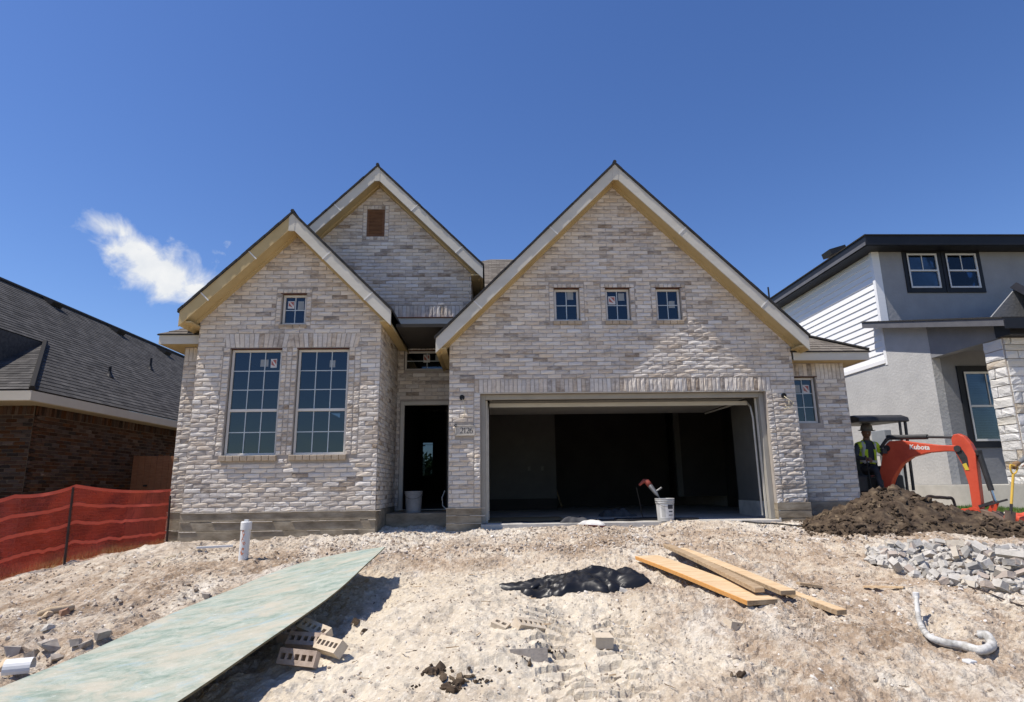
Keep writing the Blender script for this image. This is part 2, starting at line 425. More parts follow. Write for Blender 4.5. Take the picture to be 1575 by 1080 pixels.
# ================================================================== BRICKWORK
def brick_material(name, ramp_cols, mottle, rough=.9, bump=.004):
    m = bpy.data.materials.new(name); n, l = nodes_of(m); b = n['Principled BSDF']
    b.inputs['Roughness'].default_value = rough; b.inputs['Specular IOR Level'].default_value = .15
    a = n.new('ShaderNodeAttribute'); a.attribute_name = 'tone'; s = n.new('ShaderNodeSeparateColor'); l.new(a.outputs['Color'], s.inputs[0])
    t = n.new('ShaderNodeTexCoord')
    mp = n.new('ShaderNodeMapping'); l.new(t.outputs['Object'], mp.inputs[0]); mp.inputs['Scale'].default_value = (6, 6, 14)
    ns = n.new('ShaderNodeTexNoise'); l.new(mp.outputs[0], ns.inputs['Vector']); ns.inputs['Scale'].default_value = 1.0; ns.inputs['Detail'].default_value = 8; ns.inputs['Roughness'].default_value = .68
    # patchy larger-scale drift
    ns2 = n.new('ShaderNodeTexNoise'); l.new(t.outputs['Object'], ns2.inputs['Vector']); ns2.inputs['Scale'].default_value = .9; ns2.inputs['Detail'].default_value = 3
    ad = n.new('ShaderNodeMath'); ad.operation = 'MULTIPLY_ADD'; l.new(ns.outputs['Fac'], ad.inputs[0]); ad.inputs[1].default_value = mottle; l.new(s.outputs[0], ad.inputs[2])
    ad2 = n.new('ShaderNodeMath'); ad2.operation = 'MULTIPLY_ADD'; l.new(ns2.outputs['Fac'], ad2.inputs[0]); ad2.inputs[1].default_value = .35; l.new(ad.outputs[0], ad2.inputs[2])
    sb = n.new('ShaderNodeMath'); sb.operation = 'SUBTRACT'; l.new(ad2.outputs[0], sb.inputs[0]); sb.inputs[1].default_value = mottle*.5+.175
    r = n.new('ShaderNodeValToRGB'); e = r.color_ramp.elements
    e[0].position, e[0].color = ramp_cols[0][0], (*ramp_cols[0][1], 1); e[1].position, e[1].color = ramp_cols[-1][0], (*ramp_cols[-1][1], 1)
    for p, c in ramp_cols[1:-1]: x = e.new(p); x.color = (*c, 1)
    l.new(sb.outputs[0], r.inputs[0])
    hs = n.new('ShaderNodeHueSaturation'); l.new(r.outputs[0], hs.inputs['Color'])
    mr = n.new('ShaderNodeMapRange'); l.new(s.outputs[1], mr.inputs[0]); mr.inputs[3].default_value = .6; mr.inputs[4].default_value = 1.35
    l.new(mr.outputs[0], hs.inputs['Saturation'])
    l.new(hs.outputs[0], b.inputs['Base Color'])
    bn = n.new('ShaderNodeTexNoise'); l.new(t.outputs['Object'], bn.inputs['Vector']); bn.inputs['Scale'].default_value = 34; bn.inputs['Detail'].default_value = 6; bn.inputs['Roughness'].default_value = .6
    bp = n.new('ShaderNodeBump'); bp.inputs['Distance'].default_value = bump; l.new(bn.outputs['Fac'], bp.inputs['Height']); l.new(bp.outputs[0], b.inputs['Normal'])
    return m
M_BRICK = brick_material('limewashed_brick', [(.02,(.23,.190,.155)),(.18,(.36,.310,.262)),(.36,(.51,.452,.390)),(.58,(.62,.560,.490)),(.9,(.72,.67,.595))], 1.25)
M_MORTAR = MAT('pale_mortar', [(.32,.285,.25),(.40,.36,.32)], 9, .95, .003, 60)
M_BRICK_D = brick_material('dark_brown_brick', [(.05,(.022,.014,.011)),(.3,(.045,.025,.018)),(.6,(.078,.042,.028)),(.9,(.12,.072,.05)),(.99,(.34,.27,.21))], .5)
M_MORTAR_D = MAT('dark_wall_mortar', [(.10,.072,.05),(.14,.105,.075)], 9, .95, .003, 60)

class Wall:
    """brick wall panel. o: origin, u: along the wall, n: outward; outline(z) -> (left, right); holes: (u0,u1,z0,z1)"""
    def __init__(s, house, o, u, n, z0, z1, outline, holes=(), thick=.14, brk=(), mat=None, mortar=None, name='brick_wall', rough=1.0):
        s.house, s.o, s.u, s.n, s.z0, s.z1, s.outline, s.holes, s.t, s.brk = house, Vector(o), Vector(u), Vector(n), z0, z1, outline, list(holes), thick, list(brk)
        s.q = []; s.mat, s.mortar, s.name, s.rough = mat or M_BRICK, mortar or M_MORTAR, name, rough
        s.build_panel()
    def P(s, a, z, d=0.0): return s.o + s.u*a + s.n*d + Vector((0,0,z))
    def cut(s, a, b, z0, z1, holes):
        iv = [(a, b)]
        for h in holes:
            if h[3] <= z0+1e-4 or h[2] >= z1-1e-4: continue
            nv = []
            for p, q in iv:
                if h[1] <= p or h[0] >= q: nv.append((p, q)); continue
                if h[0] > p: nv.append((p, h[0]))
                if h[1] < q: nv.append((h[1], q))
            iv = nv
        return iv
    def build_panel(s):
        zs = sorted(set([round(z, 4) for z in [s.z0, s.z1] + s.brk + [h[2] for h in s.holes] + [h[3] for h in s.holes] if s.z0 <= z <= s.z1]))
        m = MB(); e = 1e-5
        for za, zb in zip(zs[:-1], zs[1:]):
            la, ra = s.outline(za+e); lb, rb = s.outline(zb-e)
            mid = s.cut(min(la, lb), max(ra, rb), za+e, zb-e, s.holes)
            for p, q in mid:
                pa, pb = (la, lb) if abs(p-min(la, lb)) < 1e-6 else (p, p)
                qa, qb = (ra, rb) if abs(q-max(ra, rb)) < 1e-6 else (q, q)
                c = [(pa, za), (qa, za), (qb, zb), (pb, zb)]
                m.add([s.P(a, z) for a, z in c] + [s.P(a, z, -s.t) for a, z in c], [(0,1,2,3),(7,6,5,4),(0,4,5,1),(1,5,6,2),(2,6,7,3),(3,7,4,0)])
        s.obj = m.build(s.name, s.mortar, s.house, fix=False)
        bm = bmesh.new(); bm.from_mesh(s.obj.data); bmesh.ops.recalc_face_normals(bm, faces=bm.faces); bm.to_mesh(s.obj.data); bm.free()
    def bond(s, z0, z1, ch=.0745, L=.254, j=.010, a=None, b=None, holes=(), off=0.0):
        """running bond between z0 and z1"""
        k = 0; z = z0; n = max(1, round((z1-z0)/ch)); ch = (z1-z0)/n
        for k in range(n):
            za = z0+k*ch; zc = za+ch/2
            l, r = s.outline(zc)
            if a is not None: l = max(l, a)
            if b is not None: r = min(r, b)
            if r-l < .05: continue
            for p, q in s.cut(l, r, za+.004, za+ch-.004, list(s.holes)+list(holes)):
                x = math.floor(p/L)*L + (L*.5 if k % 2 else 0) + off - L + random.uniform(-.012, .012)
                while x < q:
                    x0, x1 = max(x, p), min(x+L, q)
                    if x1-x0 > .035: s.q.append(((x0+j/2, za+j/2), (x1-j/2, za+j/2), (x1-j/2, za+ch-j/2), (x0+j/2, za+ch-j/2)))
                    x += L
    def stack(s, a0, a1, z0, z1, h=.0745, j=.010, n=None):
        n = n or max(1, round((z1-z0)/h)); h = (z1-z0)/n
        for k in range(n): s.q.append(((a0+j/2, z0+k*h+j/2), (a1-j/2, z0+k*h+j/2), (a1-j/2, z0+(k+1)*h-j/2), (a0+j/2, z0+(k+1)*h-j/2)))
    def soldier(s, a0, a1, z0, z1, w=.0745, j=.010, splay=0.0):
        n = round((a1-a0)/w); w = (a1-a0)/n; c = (a0+a1)/2; H = (a1-a0)/2
        for k in range(n):
            x0, x1 = a0+k*w, a0+(k+1)*w
            f = lambda x: x + splay*(x-c)/H
            s.q.append(((x0+j/2, z0+j/2), (x1-j/2, z0+j/2), (f(x1)-j/2, z1-j/2), (f(x0)+j/2, z1-j/2)))

G4 = np.linspace(0, 1, 4)
_ring = [0,1,2,3,7,11,15,14,13,12,8,4]
_bf = [(r*4+c, r*4+c+1, (r+1)*4+c+1, (r+1)*4+c) for r in range(3) for c in range(3)] + [(_ring[(k+1) % 12], _ring[k], 16+k, 16+(k+1) % 12) for k in range(12)]
BF = np.array(_bf)
def brick_verts(w, Q, rough, rng):
    """(N,28,3) vertices for the quads Q of wall w"""
    Q = np.array(Q); N = len(Q)
    s = G4.copy(); s = np.array([0, .3, .7, 1.0]); U, Vv = np.meshgrid(s, s)
    U = U.ravel()[None,:]; Vv = Vv.ravel()[None,:]
    U = U + np.where((U > 0) & (U < 1), rng.uniform(-.12, .12, (N,16)), 0); Vv = Vv + np.where((Vv > 0) & (Vv < 1), rng.uniform(-.12, .12, (N,16)), 0)
    c = [Q[:,k,:][:,None,:] for k in range(4)]
    p = c[0]*((1-U)*(1-Vv))[...,None] + c[1]*(U*(1-Vv))[...,None] + c[2]*(U*Vv)[...,None] + c[3]*((1-U)*Vv)[...,None]
    d = .013 + rng.normal(0, .0016, (N,1)) + rng.normal(0, .0026*rough, (N,16)) + (Vv-.5)*rng.normal(0, .0045*rough, (N,1)) + (U-.5)*rng.normal(0, .004*rough, (N,1))
    edge = np.zeros(16, bool); edge[_ring] = True
    d = d - np.where(edge[None,:], .0045 + rng.uniform(0, .003, (N,16)), 0)
    p = p + np.where(edge[None,:,None], rng.normal(0, .0014, (N,16,2)), 0)
    o, u, n = np.array(w.o), np.array(w.u), np.array(w.n)
    F = o + p[...,0:1]*u + d[...,None]*n; F[...,2] += p[...,1]
    r = p[:,_ring,:]
    B = o + r[...,0:1]*u + (-.006)*n; B[...,2] += r[...,1]
    return np.concatenate([F, B], 1)
def lay_bricks(walls, house, limit=300, dark_frac=.17, seed=5, vis=None):
    rng = np.random.default_rng(seed); b = np.array(base_of(house))
    allv, allw = [], []
    for k, w in enumerate(walls):
        if not w.q: continue
        allv.append(brick_verts(w, w.q, w.rough, rng)); allw += [k]*len(w.q)
    VV = np.concatenate(allv); W = np.array(allw); N = len(VV)
    tone = np.clip(rng.normal(.55, .11, N), 0, 1); dk = rng.random(N) < dark_frac; tone[dk] = rng.uniform(.12, .42, dk.sum())
    # darker bricks tend to come in clusters, as they left the pallet
    hue = rng.random(N); col = np.stack([tone, hue, rng.random(N), np.ones(N)], 1)
    cen = VV[:,:16].mean(1); dist = np.linalg.norm(cen - np.array([0,0,CAM_Z]), axis=1)
    size = np.linalg.norm(VV[:,3]-VV[:,0], axis=1)*np.linalg.norm(VV[:,12]-VV[:,0], axis=1)/dist**2
    if vis is not None: size = size*vis(cen)
    top = np.zeros(N, bool); top[np.argsort(-size)[:limit]] = True
    for k, w in enumerate(walls):
        own = np.where((W == k) & top)[0]; rest = np.where((W == k) & ~top)[0]
        for q in own:
            c0 = cen[q]
            me = mesh_from('brick', VV[q]-c0, _bf, w.mat, col=np.repeat(col[q][None], 28, 0))
            o = link(bpy.data.objects.new('brick', me), w.obj); o.location = c0 - b
        if len(rest):
            v = (VV[rest]-b).reshape(-1, 3); f = (BF[None] + (np.arange(len(rest))*28)[:,None,None]).reshape(-1, 4)
            me = mesh_from('brick_courses', v, f.tolist(), w.mat, col=np.repeat(col[rest], 28, 0))
            o = link(bpy.data.objects.new('brick_courses', me), w.obj); o['kind'] = 'stuff'
    print('bricks', N)

# ------------------------------------------------------------------ shared materials
M_CONC = MAT('stem_wall_concrete', [(.15,.122,.085),(.25,.21,.155),(.35,.305,.235)], 3.5, .95, .004, 45, stretch=(1,1,2.4))
M_SLAB = MAT('slab_concrete', [(.30,.285,.26),(.42,.40,.37),(.52,.50,.46)], 3, .9, .002, 50)
M_LIME = MAT('mortar_droppings', [(.48,.43,.37),(.64,.59,.52)], 20, .95, .004, 60)
M_TRIM = MAT('primed_trim_board', [(.50,.475,.41),(.58,.555,.49)], 2.2, .7, .0008, 30, stretch=(1,1,3))
M_YELLOW = MAT('yellow_primed_soffit', [(.42,.315,.15),(.52,.405,.215)], 2.0, .75, .0008, 30)
M_SHAD = MAT('shingle_edge', [(.020,.020,.022),(.045,.043,.042)], 20, .95, .002, 90)
M_VINYL = MAT('almond_vinyl_frame', [(.60,.57,.52),(.66,.63,.58)], 3, .45, 0)
M_MUNT = MAT('grille_bar', [(.42,.47,.50),(.50,.55,.57)], 3, .4, 0)
M_WHITE = MAT('white_paint', [(.62,.61,.58),(.72,.71,.68)], 3, .6, .0006, 40)
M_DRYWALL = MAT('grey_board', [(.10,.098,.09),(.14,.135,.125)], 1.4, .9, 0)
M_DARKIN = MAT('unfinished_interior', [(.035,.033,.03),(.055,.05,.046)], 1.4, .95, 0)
M_RUST = MAT('rusty_steel_lintel', [(.06,.028,.02),(.12,.05,.035)], 12, .9, 0)
M_BLACK = MAT('black_plastic', [(.012,.012,.013),(.02,.02,.022)], 6, .5, 0)
M_WOODV = MAT('cedar_boards', [(.10,.05,.028),(.19,.10,.055)], 5, .85, .002, 50, stretch=(1,1,6))
def glass_material(name='window_glass', tint=(.30,.34,.38), refl=.06):
    m = bpy.data.materials.new(name); n, l = nodes_of(m); n.remove(n['Principled BSDF'])
    out = n['Material Output']
    tr = n.new('ShaderNodeBsdfTransparent'); tr.inputs[0].default_value = (*tint, 1)
    gl = n.new('ShaderNodeBsdfGlossy'); gl.inputs['Color'].default_value = (.80,.9,1.0,1); gl.inputs['Roughness'].default_value = .015
    t = n.new('ShaderNodeTexCoord'); ns = n.new('ShaderNodeTexNoise'); l.new(t.outputs['Object'], ns.inputs['Vector']); ns.inputs['Scale'].default_value = 1.6
    bp = n.new('ShaderNodeBump'); bp.inputs['Distance'].default_value = .02; bp.inputs['Strength'].default_value = .12; l.new(ns.outputs['Fac'], bp.inputs['Height']); l.new(bp.outputs[0], gl.inputs['Normal'])
    fr = n.new('ShaderNodeFresnel'); fr.inputs['IOR'].default_value = 1.52
    ma = n.new('ShaderNodeMath'); ma.operation = 'ADD'; ma.use_clamp = True; l.new(fr.outputs[0], ma.inputs[0]); ma.inputs[1].default_value = refl-.04
    mx = n.new('ShaderNodeMixShader'); l.new(ma.outputs[0], mx.inputs[0]); l.new(tr.outputs[0], mx.inputs[1]); l.new(gl.outputs[0], mx.inputs[2])
    l.new(mx.outputs[0], out.inputs['Surface'])
    return m
M_GLASS = glass_material()
def paper_material(name, col, a):
    m = bpy.data.materials.new(name); n, l = nodes_of(m); b = n['Principled BSDF']
    b.inputs['Base Color'].default_value = (*col, 1); b.inputs['Roughness'].default_value = .6; b.inputs['Alpha'].default_value = a
    return m
M_STICK = paper_material('sticker_film', (.62,.66,.66), .42)
M_STICKW = paper_material('sticker_white', (.75,.74,.72), .75)
M_STICKR = paper_material('sticker_red', (.42,.12,.10), .8)

def shingle_material(name, cols):
    m = bpy.data.materials.new(name); n, l = nodes_of(m); b = n['Principled BSDF']; b.inputs['Roughness'].default_value = .95; b.inputs['Specular IOR Level'].default_value = .15
    uv = n.new('ShaderNodeUVMap'); uv.uv_map = 'UVMap'
    br = n.new('ShaderNodeTexBrick'); l.new(uv.outputs[0], br.inputs['Vector']); br.inputs['Scale'].default_value = 1.0
    br.inputs['Brick Width'].default_value = .21; br.inputs['Row Height'].default_value = .14; br.inputs['Mortar Size'].default_value = .004
    br.inputs['Color1'].default_value = (*cols[0],1); br.inputs['Color2'].default_value = (*cols[1],1); br.inputs['Mortar'].default_value = (*[c*.5 for c in cols[0]],1); br.offset = .37; br.squash = 1.0
    ns = n.new('ShaderNodeTexNoise'); l.new(uv.outputs[0], ns.inputs['Vector']); ns.inputs['Scale'].default_value = 3.0; ns.inputs['Detail'].default_value = 8; ns.inputs['Roughness'].default_value = .75
    mr = n.new('ShaderNodeMapRange'); l.new(ns.outputs['Fac'], mr.inputs[0]); mr.inputs[1].default_value = .3; mr.inputs[2].default_value = .7; mr.inputs[3].default_value = .65; mr.inputs[4].default_value = 1.3
    mu = n.new('ShaderNodeMix'); mu.data_type = 'RGBA'; mu.blend_type = 'MULTIPLY'; mu.inputs[0].default_value = 1; l.new(br.outputs[0], mu.inputs[6]); l.new(mr.outputs[0], mu.inputs[7])
    l.new(mu.outputs[2], b.inputs['Base Color'])
    n2 = n.new('ShaderNodeTexNoise'); l.new(uv.outputs[0], n2.inputs['Vector']); n2.inputs['Scale'].default_value = 120
    bp = n.new('ShaderNodeBump'); bp.inputs['Distance'].default_value = .004; l.new(n2.outputs['Fac'], bp.inputs['Height']); l.new(bp.outputs[0], b.inputs['Normal'])
    return m
M_SHINGLE = shingle_material('weathered_wood_shingle', [(.135,.118,.10),(.25,.225,.195)])
M_SHINGLE_D = shingle_material('charcoal_shingle', [(.055,.053,.052),(.105,.10,.096)])
def shingle_plane(name, parent, a0, a1, b1, b0, mat, course=.14, lip=.009, thick=.02):
    """lapped courses on the plane with eave a0-a1 and top edge b0-b1"""
    a0, a1, b0, b1 = map(Vector, (a0, a1, b0, b1))
    ue = (a1-a0).normalized(); nrm = (a1-a0).cross(b0-a0 if (b0-a0).length > .01 else b1-a0).normalized()
    if nrm.z < 0: nrm = -nrm
    up = nrm.cross(ue);  up = up if up.z > 0 else -up
    H = max((b0-a0).dot(up), (b1-a0).dot(up)); n = max(2, int(H/course)); vs, fs, uv = [], [], []
    L = lambda t: a0.lerp(b0, t); R = lambda t: a1.lerp(b1, t)
    for k in range(n):
        t0, t1 = k/n, min(1, (k+1)/n); k0 = len(vs)
        for t, d in ((t0, -thick), (t0, lip), (t1, 0.0)):
            for e in (L(t), R(t)):
                vs.append(e + nrm*d); uv.append(((e-a0).dot(ue), (e-a0).dot(up) + (0.002 if t == t0 else -.002)))
        fs += [(k0, k0+1, k0+3, k0+2), (k0+2, k0+3, k0+5, k0+4)]
    b = base_of(parent)
    me = mesh_from(name, [p-b for p in vs], fs, mat, uv=uv)
    o = link(bpy.data.objects.new(name, me), parent); return o

# ================================================================== THE HOUSE
house = thing('brick_house', 'new pale limewashed brick house with three gables and an open garage', 'house', (.5, 15, -.1))
LED = .265
# stem wall (board-formed concrete): stacked lifts, each a touch different
def stem(x0, x1, y, ztop, zbot, depth, lifts, name='stem_wall', lime=True, prong=.022):
    m = MB(); z = ztop; k = 0
    while z > zbot:
        zb = max(zbot, z-lifts); off = prong + random.uniform(-.006, .006)
        m.box(x0-off*.4, x1+off*.4, y-off, y+depth, zb+.004, z); z = zb; k += 1
    o = m.build(name, M_CONC, house, bevel=.004, bseg=1)
    if lime:                                              # mortar that dripped onto the ledge and the form lines
        q = MB(); zz = ztop; pr = 1.0
        while zz > zbot+.1:
            x = x0
            while x < x1:
                w = random.uniform(.06, .40)
                if random.random() < pr: q.obox((x+w/2, y-prong-.004, zz-.002+random.uniform(-.004,.003)), (w*1.08, .016, random.uniform(.004,.010)), Euler((random.uniform(-.2,.2), random.uniform(-.012,.012), 0)).to_matrix())
                x += w
            zz -= lifts; pr = .72
        q.build('mortar_drip', M_LIME, o)['kind'] = 'stuff'
    return o
stem(-4.845, -1.82, 10.1, LED, -.75, 1.0, .145)
stem(-5.30, -4.87, 10.6, LED, -.75, .4, .145)
m = MB(); m.box(-1.84, -1.80, 10.115, 12.0, -.5, LED); m.build('stem_wall', M_CONC, house)
stem(-.72, -.155, 10.5, LED, -.5, .4, .125)
stem(4.86, 5.42, 10.5, LED+.0, -.5, .4, .125, lime=False)
stem(5.44, 6.52, 10.8, LED, -.5, .4, .145, lime=False)

# roof outlines of the gables: (x centre, z of roof top at ridge, slope, half span, front y, back y)
GL = (-3.32, 5.22, 1.0, 1.71, 9.75, 14.5)
GM = (-2.22, 6.97, 1.0, 2.11, 11.30, 17.0)
GG = (2.33, 6.40, 1.01, 3.235, 10.15, 16.5)
def gable_outline(l, r, g, drop=.13):
    def f(z):
        k = max(0.0, (g[1]-drop-z)/g[2])
        return max(l, g[0]-k), min(r, g[0]+k)
    return f
def gz(g, x, drop=.13): return g[1]-drop-abs(x-g[0])*g[2]

walls = []
# --- left wing
W1 = (-4.30, -3.455, 1.145, 2.905); W2 = (-3.20, -2.345, 1.145, 2.905); W3 = (-3.515, -3.105, 3.325, 3.865)
wl_ = Wall(house, (0,10.1,0), (1,0,0), (0,-1,0), LED, gz(GL, GL[0])-.01, gable_outline(-4.845,-1.82,GL), [W1,W2,W3], brk=[gz(GL,-4.845), gz(GL,-1.82)])
side = [(W1[0]-.115,W1[0],W1[2],W1[3]+.02),(W1[1],W2[0],W1[2],W1[3]+.02),(W2[1],W2[1]+.20,W2[2],W2[3]+.02)]
arch = (W1[0]-.10, W2[1]+.16, 2.925, 3.17); extra = [arch, (W1[0]-.05,W1[1]+.05,W1[2]-.085,W1[2]), (W2[0]-.05,W2[1]+.05,W2[2]-.085,W2[2])] + side
a3 = [(W3[0]-.06,W3[1]+.06,W3[3]+.012,W3[3]+.09), (W3[0]-.09,W3[0],W3[2]-.02,W3[3]+.09), (W3[1],W3[1]+.09,W3[2]-.02,W3[3]+.09)]
wl_.bond(LED+.005, gz(GL,GL[0])-.06, holes=extra+a3)
wl_.stack(W1[0]-.112, W1[0]-.004, W1[2], W1[3]+.02); 
cw = (W2[0]-W1[1])/3
for k in range(3): wl_.stack(W1[1]+k*cw+.002, W1[1]+(k+1)*cw-.002, W1[2]+.002*k, W1[3]+.02)
wl_.stack(W2[1]+.004, W2[1]+.10, W2[2], W2[3]+.02); wl_.stack(W2[1]+.102, W2[1]+.198, W2[2], W2[3]+.02)
c = (arch[0]+arch[1])/2
wl_.soldier(arch[0]+.02, c-.02, arch[2], arch[3], splay=.05); wl_.soldier(c-.02, arch[1]-.02, arch[2], arch[3], splay=.05)
wl_.soldier(W3[0]-.06, W3[1]+.06, W3[3]+.014, W3[3]+.088)
wl_.stack(W3[0]-.088, W3[0]-.006, W3[2]-.02, W3[3]+.085); wl_.stack(W3[1]+.006, W3[1]+.088, W3[2]-.02, W3[3]+.085)
walls.append(wl_)
# return of the left wing beside the porch
wr = Wall(house, (-1.82,0,0), (0,1,0), (1,0,0), LED, 3.62, lambda z: (10.115, 11.99)); wr.bond(LED+.005, 3.60); walls.append(wr)
# small setback at the left corner
ws = Wall(house, (0,10.6,0), (1,0,0), (0,-1,0), LED, 3.058, lambda z: (-5.30,-4.85)); ws.bond(LED+.005, 2.80); ws.soldier(-5.29,-4.86,2.80,3.05); walls.append(ws)
wsl = Wall(house, (-5.30,0,0), (0,1,0), (-1,0,0), -.4, 3.0, lambda z: (10.615, 22.0), mat=M_BRICK); walls.append(wsl)
# porch wall
PW = (-1.69, -.80, 2.885, 3.285); PD = (-1.745, -.78, .19, 2.27)
wp = Wall(house, (0,12.0,0), (1,0,0), (0,-1,0), .0, 3.80, lambda z: (-1.82,-.69), [PW,PD]); wp.bond(.19, 3.50, holes=[(PW[0]-.05,PW[1]+.05,PW[3],PW[3]+.08)]); wp.soldier(-1.80,-.70,3.50,3.74)
wp.soldier(PW[0]-.05, PW[1]+.05, PW[3]+.004, PW[3]+.078); walls.append(wp)
# middle gable
VN = (-2.46, -2.105, 5.575, 6.165)
wm = Wall(house, (0,11.65,0), (1,0,0), (0,-1,0), 3.86, gz(GM,GM[0])-.01, gable_outline(-4.10,-.345,GM), [VN], brk=[gz(GM,-4.10), gz(GM,-.345)])
wm.bond(4.12, gz(GM,GM[0])-.06, holes=[(VN[0]-.085,VN[1]+.085,VN[2]-.08,VN[3]+.085)]); wm.soldier(-4.09,-.36,3.87,4.115)
wm.soldier(VN[0]-.08, VN[1]+.08, VN[3]+.004, VN[3]+.08); wm.soldier(VN[0]-.08, VN[1]+.08, VN[2]-.078, VN[2]-.004)
wm.stack(VN[0]-.082, VN[0]-.004, VN[2], VN[3]); wm.stack(VN[1]+.004, VN[1]+.082, VN[2], VN[3]); walls.append(wm)
wmr = Wall(house, (-.345,0,0), (0,1,0), (1,0,0), 3.86, 4.90, lambda z: (11.66,15.0)); wmr.bond(3.87, 4.88, b=12.6); walls.append(wmr)
# garage
GO = (-.155, 4.86, -.1, 2.175)
S1, S2, S3 = (1.175,1.630,3.475,4.085), (2.108,2.550,3.475,4.085), (3.030,3.480,3.475,4.085)
wg = Wall(house, (0,10.5,0), (1,0,0), (0,-1,0), LED, gz(GG,GG[0])-.01, gable_outline(-.695,5.40,GG), [GO,S1,S2,S3], thick=.16, brk=[gz(GG,-.695), gz(GG,5.40)])
gh = (GO[0]-.10, GO[1]+.10, 2.185, 2.43); ex = [gh]
for S in (S1,S2,S3): ex += [(S[0]-.09,S[1]+.09,S[2]-.08,S[3]+.085)]
jb = [(GO[0]-.115,GO[0],LED,2.185),(GO[1],GO[1]+.115,LED,2.185), (-.585,-.25,1.46,1.625)]
wg.bond(LED+.005, 2.435, holes=ex+jb); wg.bond(2.435, gz(GG,GG[0])-.06, holes=ex)
wg.stack(GO[0]-.112, GO[0]-.004, LED+.005, 2.18); wg.stack(GO[1]+.004, GO[1]+.112, LED+.005, 2.18)
wg.soldier(GO[0]-.10, GO[1]+.10, gh[2]+.004, gh[3], splay=.0)
for S in (S1,S2,S3):
    wg.soldier(S[0]-.085, S[1]+.085, S[3]+.010, S[3]+.083); wg.stack(S[0]-.088, S[0]-.006, S[2]-.01, S[3]+.005); wg.stack(S[1]+.006, S[1]+.088, S[2]-.01, S[3]+.005)
walls.append(wg)
wgl = Wall(house, (-.695,0,0), (0,1,0), (-1,0,0), -.2, 3.3, lambda z: (10.515, 12.0)); walls.append(wgl)
# right setback
WR = (5.50, 5.945, 1.635, 2.475)
wz = Wall(house, (0,10.8,0), (1,0,0), (0,-1,0), LED, 2.734, lambda z: (5.41,6.50), [WR]); wz.bond(LED+.005, 2.43, holes=[(WR[0]-.05,WR[1]+.05,WR[2]-.08,WR[2])]); wz.soldier(WR[1]+.03, 6.49, 2.43, 2.725); wz.soldier(5.42, WR[1]+.02, 2.49, 2.725); walls.append(wz)
wzr = Wall(house, (6.50,0,0), (0,1,0), (1,0,0), -.2, 2.75, lambda z: (10.815,22.0)); walls.append(wzr)
lay_bricks(walls, house, 300)

# --- sills
def sill(x0, x1, z, y, proj=.048, h=.085):
    m = MB(); n = max(3, round((x1-x0+.06)/.12)); w = (x1-x0+.06)/n
    for k in range(n):
        a = x0-.03+k*w; c = Vector((a+w/2, y-proj/2+.02, z-h/2+random.uniform(-.002,.002)))
        m.obox(c, (w-.008, proj+.06, h-.004), Euler((random.uniform(-.01,.02)+.05,0,0)).to_matrix())
    o = m.build('window_sill', M_CONC_S, house, bevel=.004, bseg=1)
    q = MB(); q.box(x0-.028, x1+.028, y-proj-.002, y+.03, z-.006, z+.004); q.build('sill_mortar', M_LIME, o)
M_CONC_S = MAT('rowlock_sill', [(.34,.27,.19),(.46,.38,.29)], 6, .95, .003, 60)
for W in (W1, W2): sill(W[0], W[1], W[2], 10.1)
for W in (S1, S2, S3): sill(W[0], W[1], W[2], 10.5, .02, .07)
sill(W3[0], W3[1], W3[2], 10.1, .01, .06)

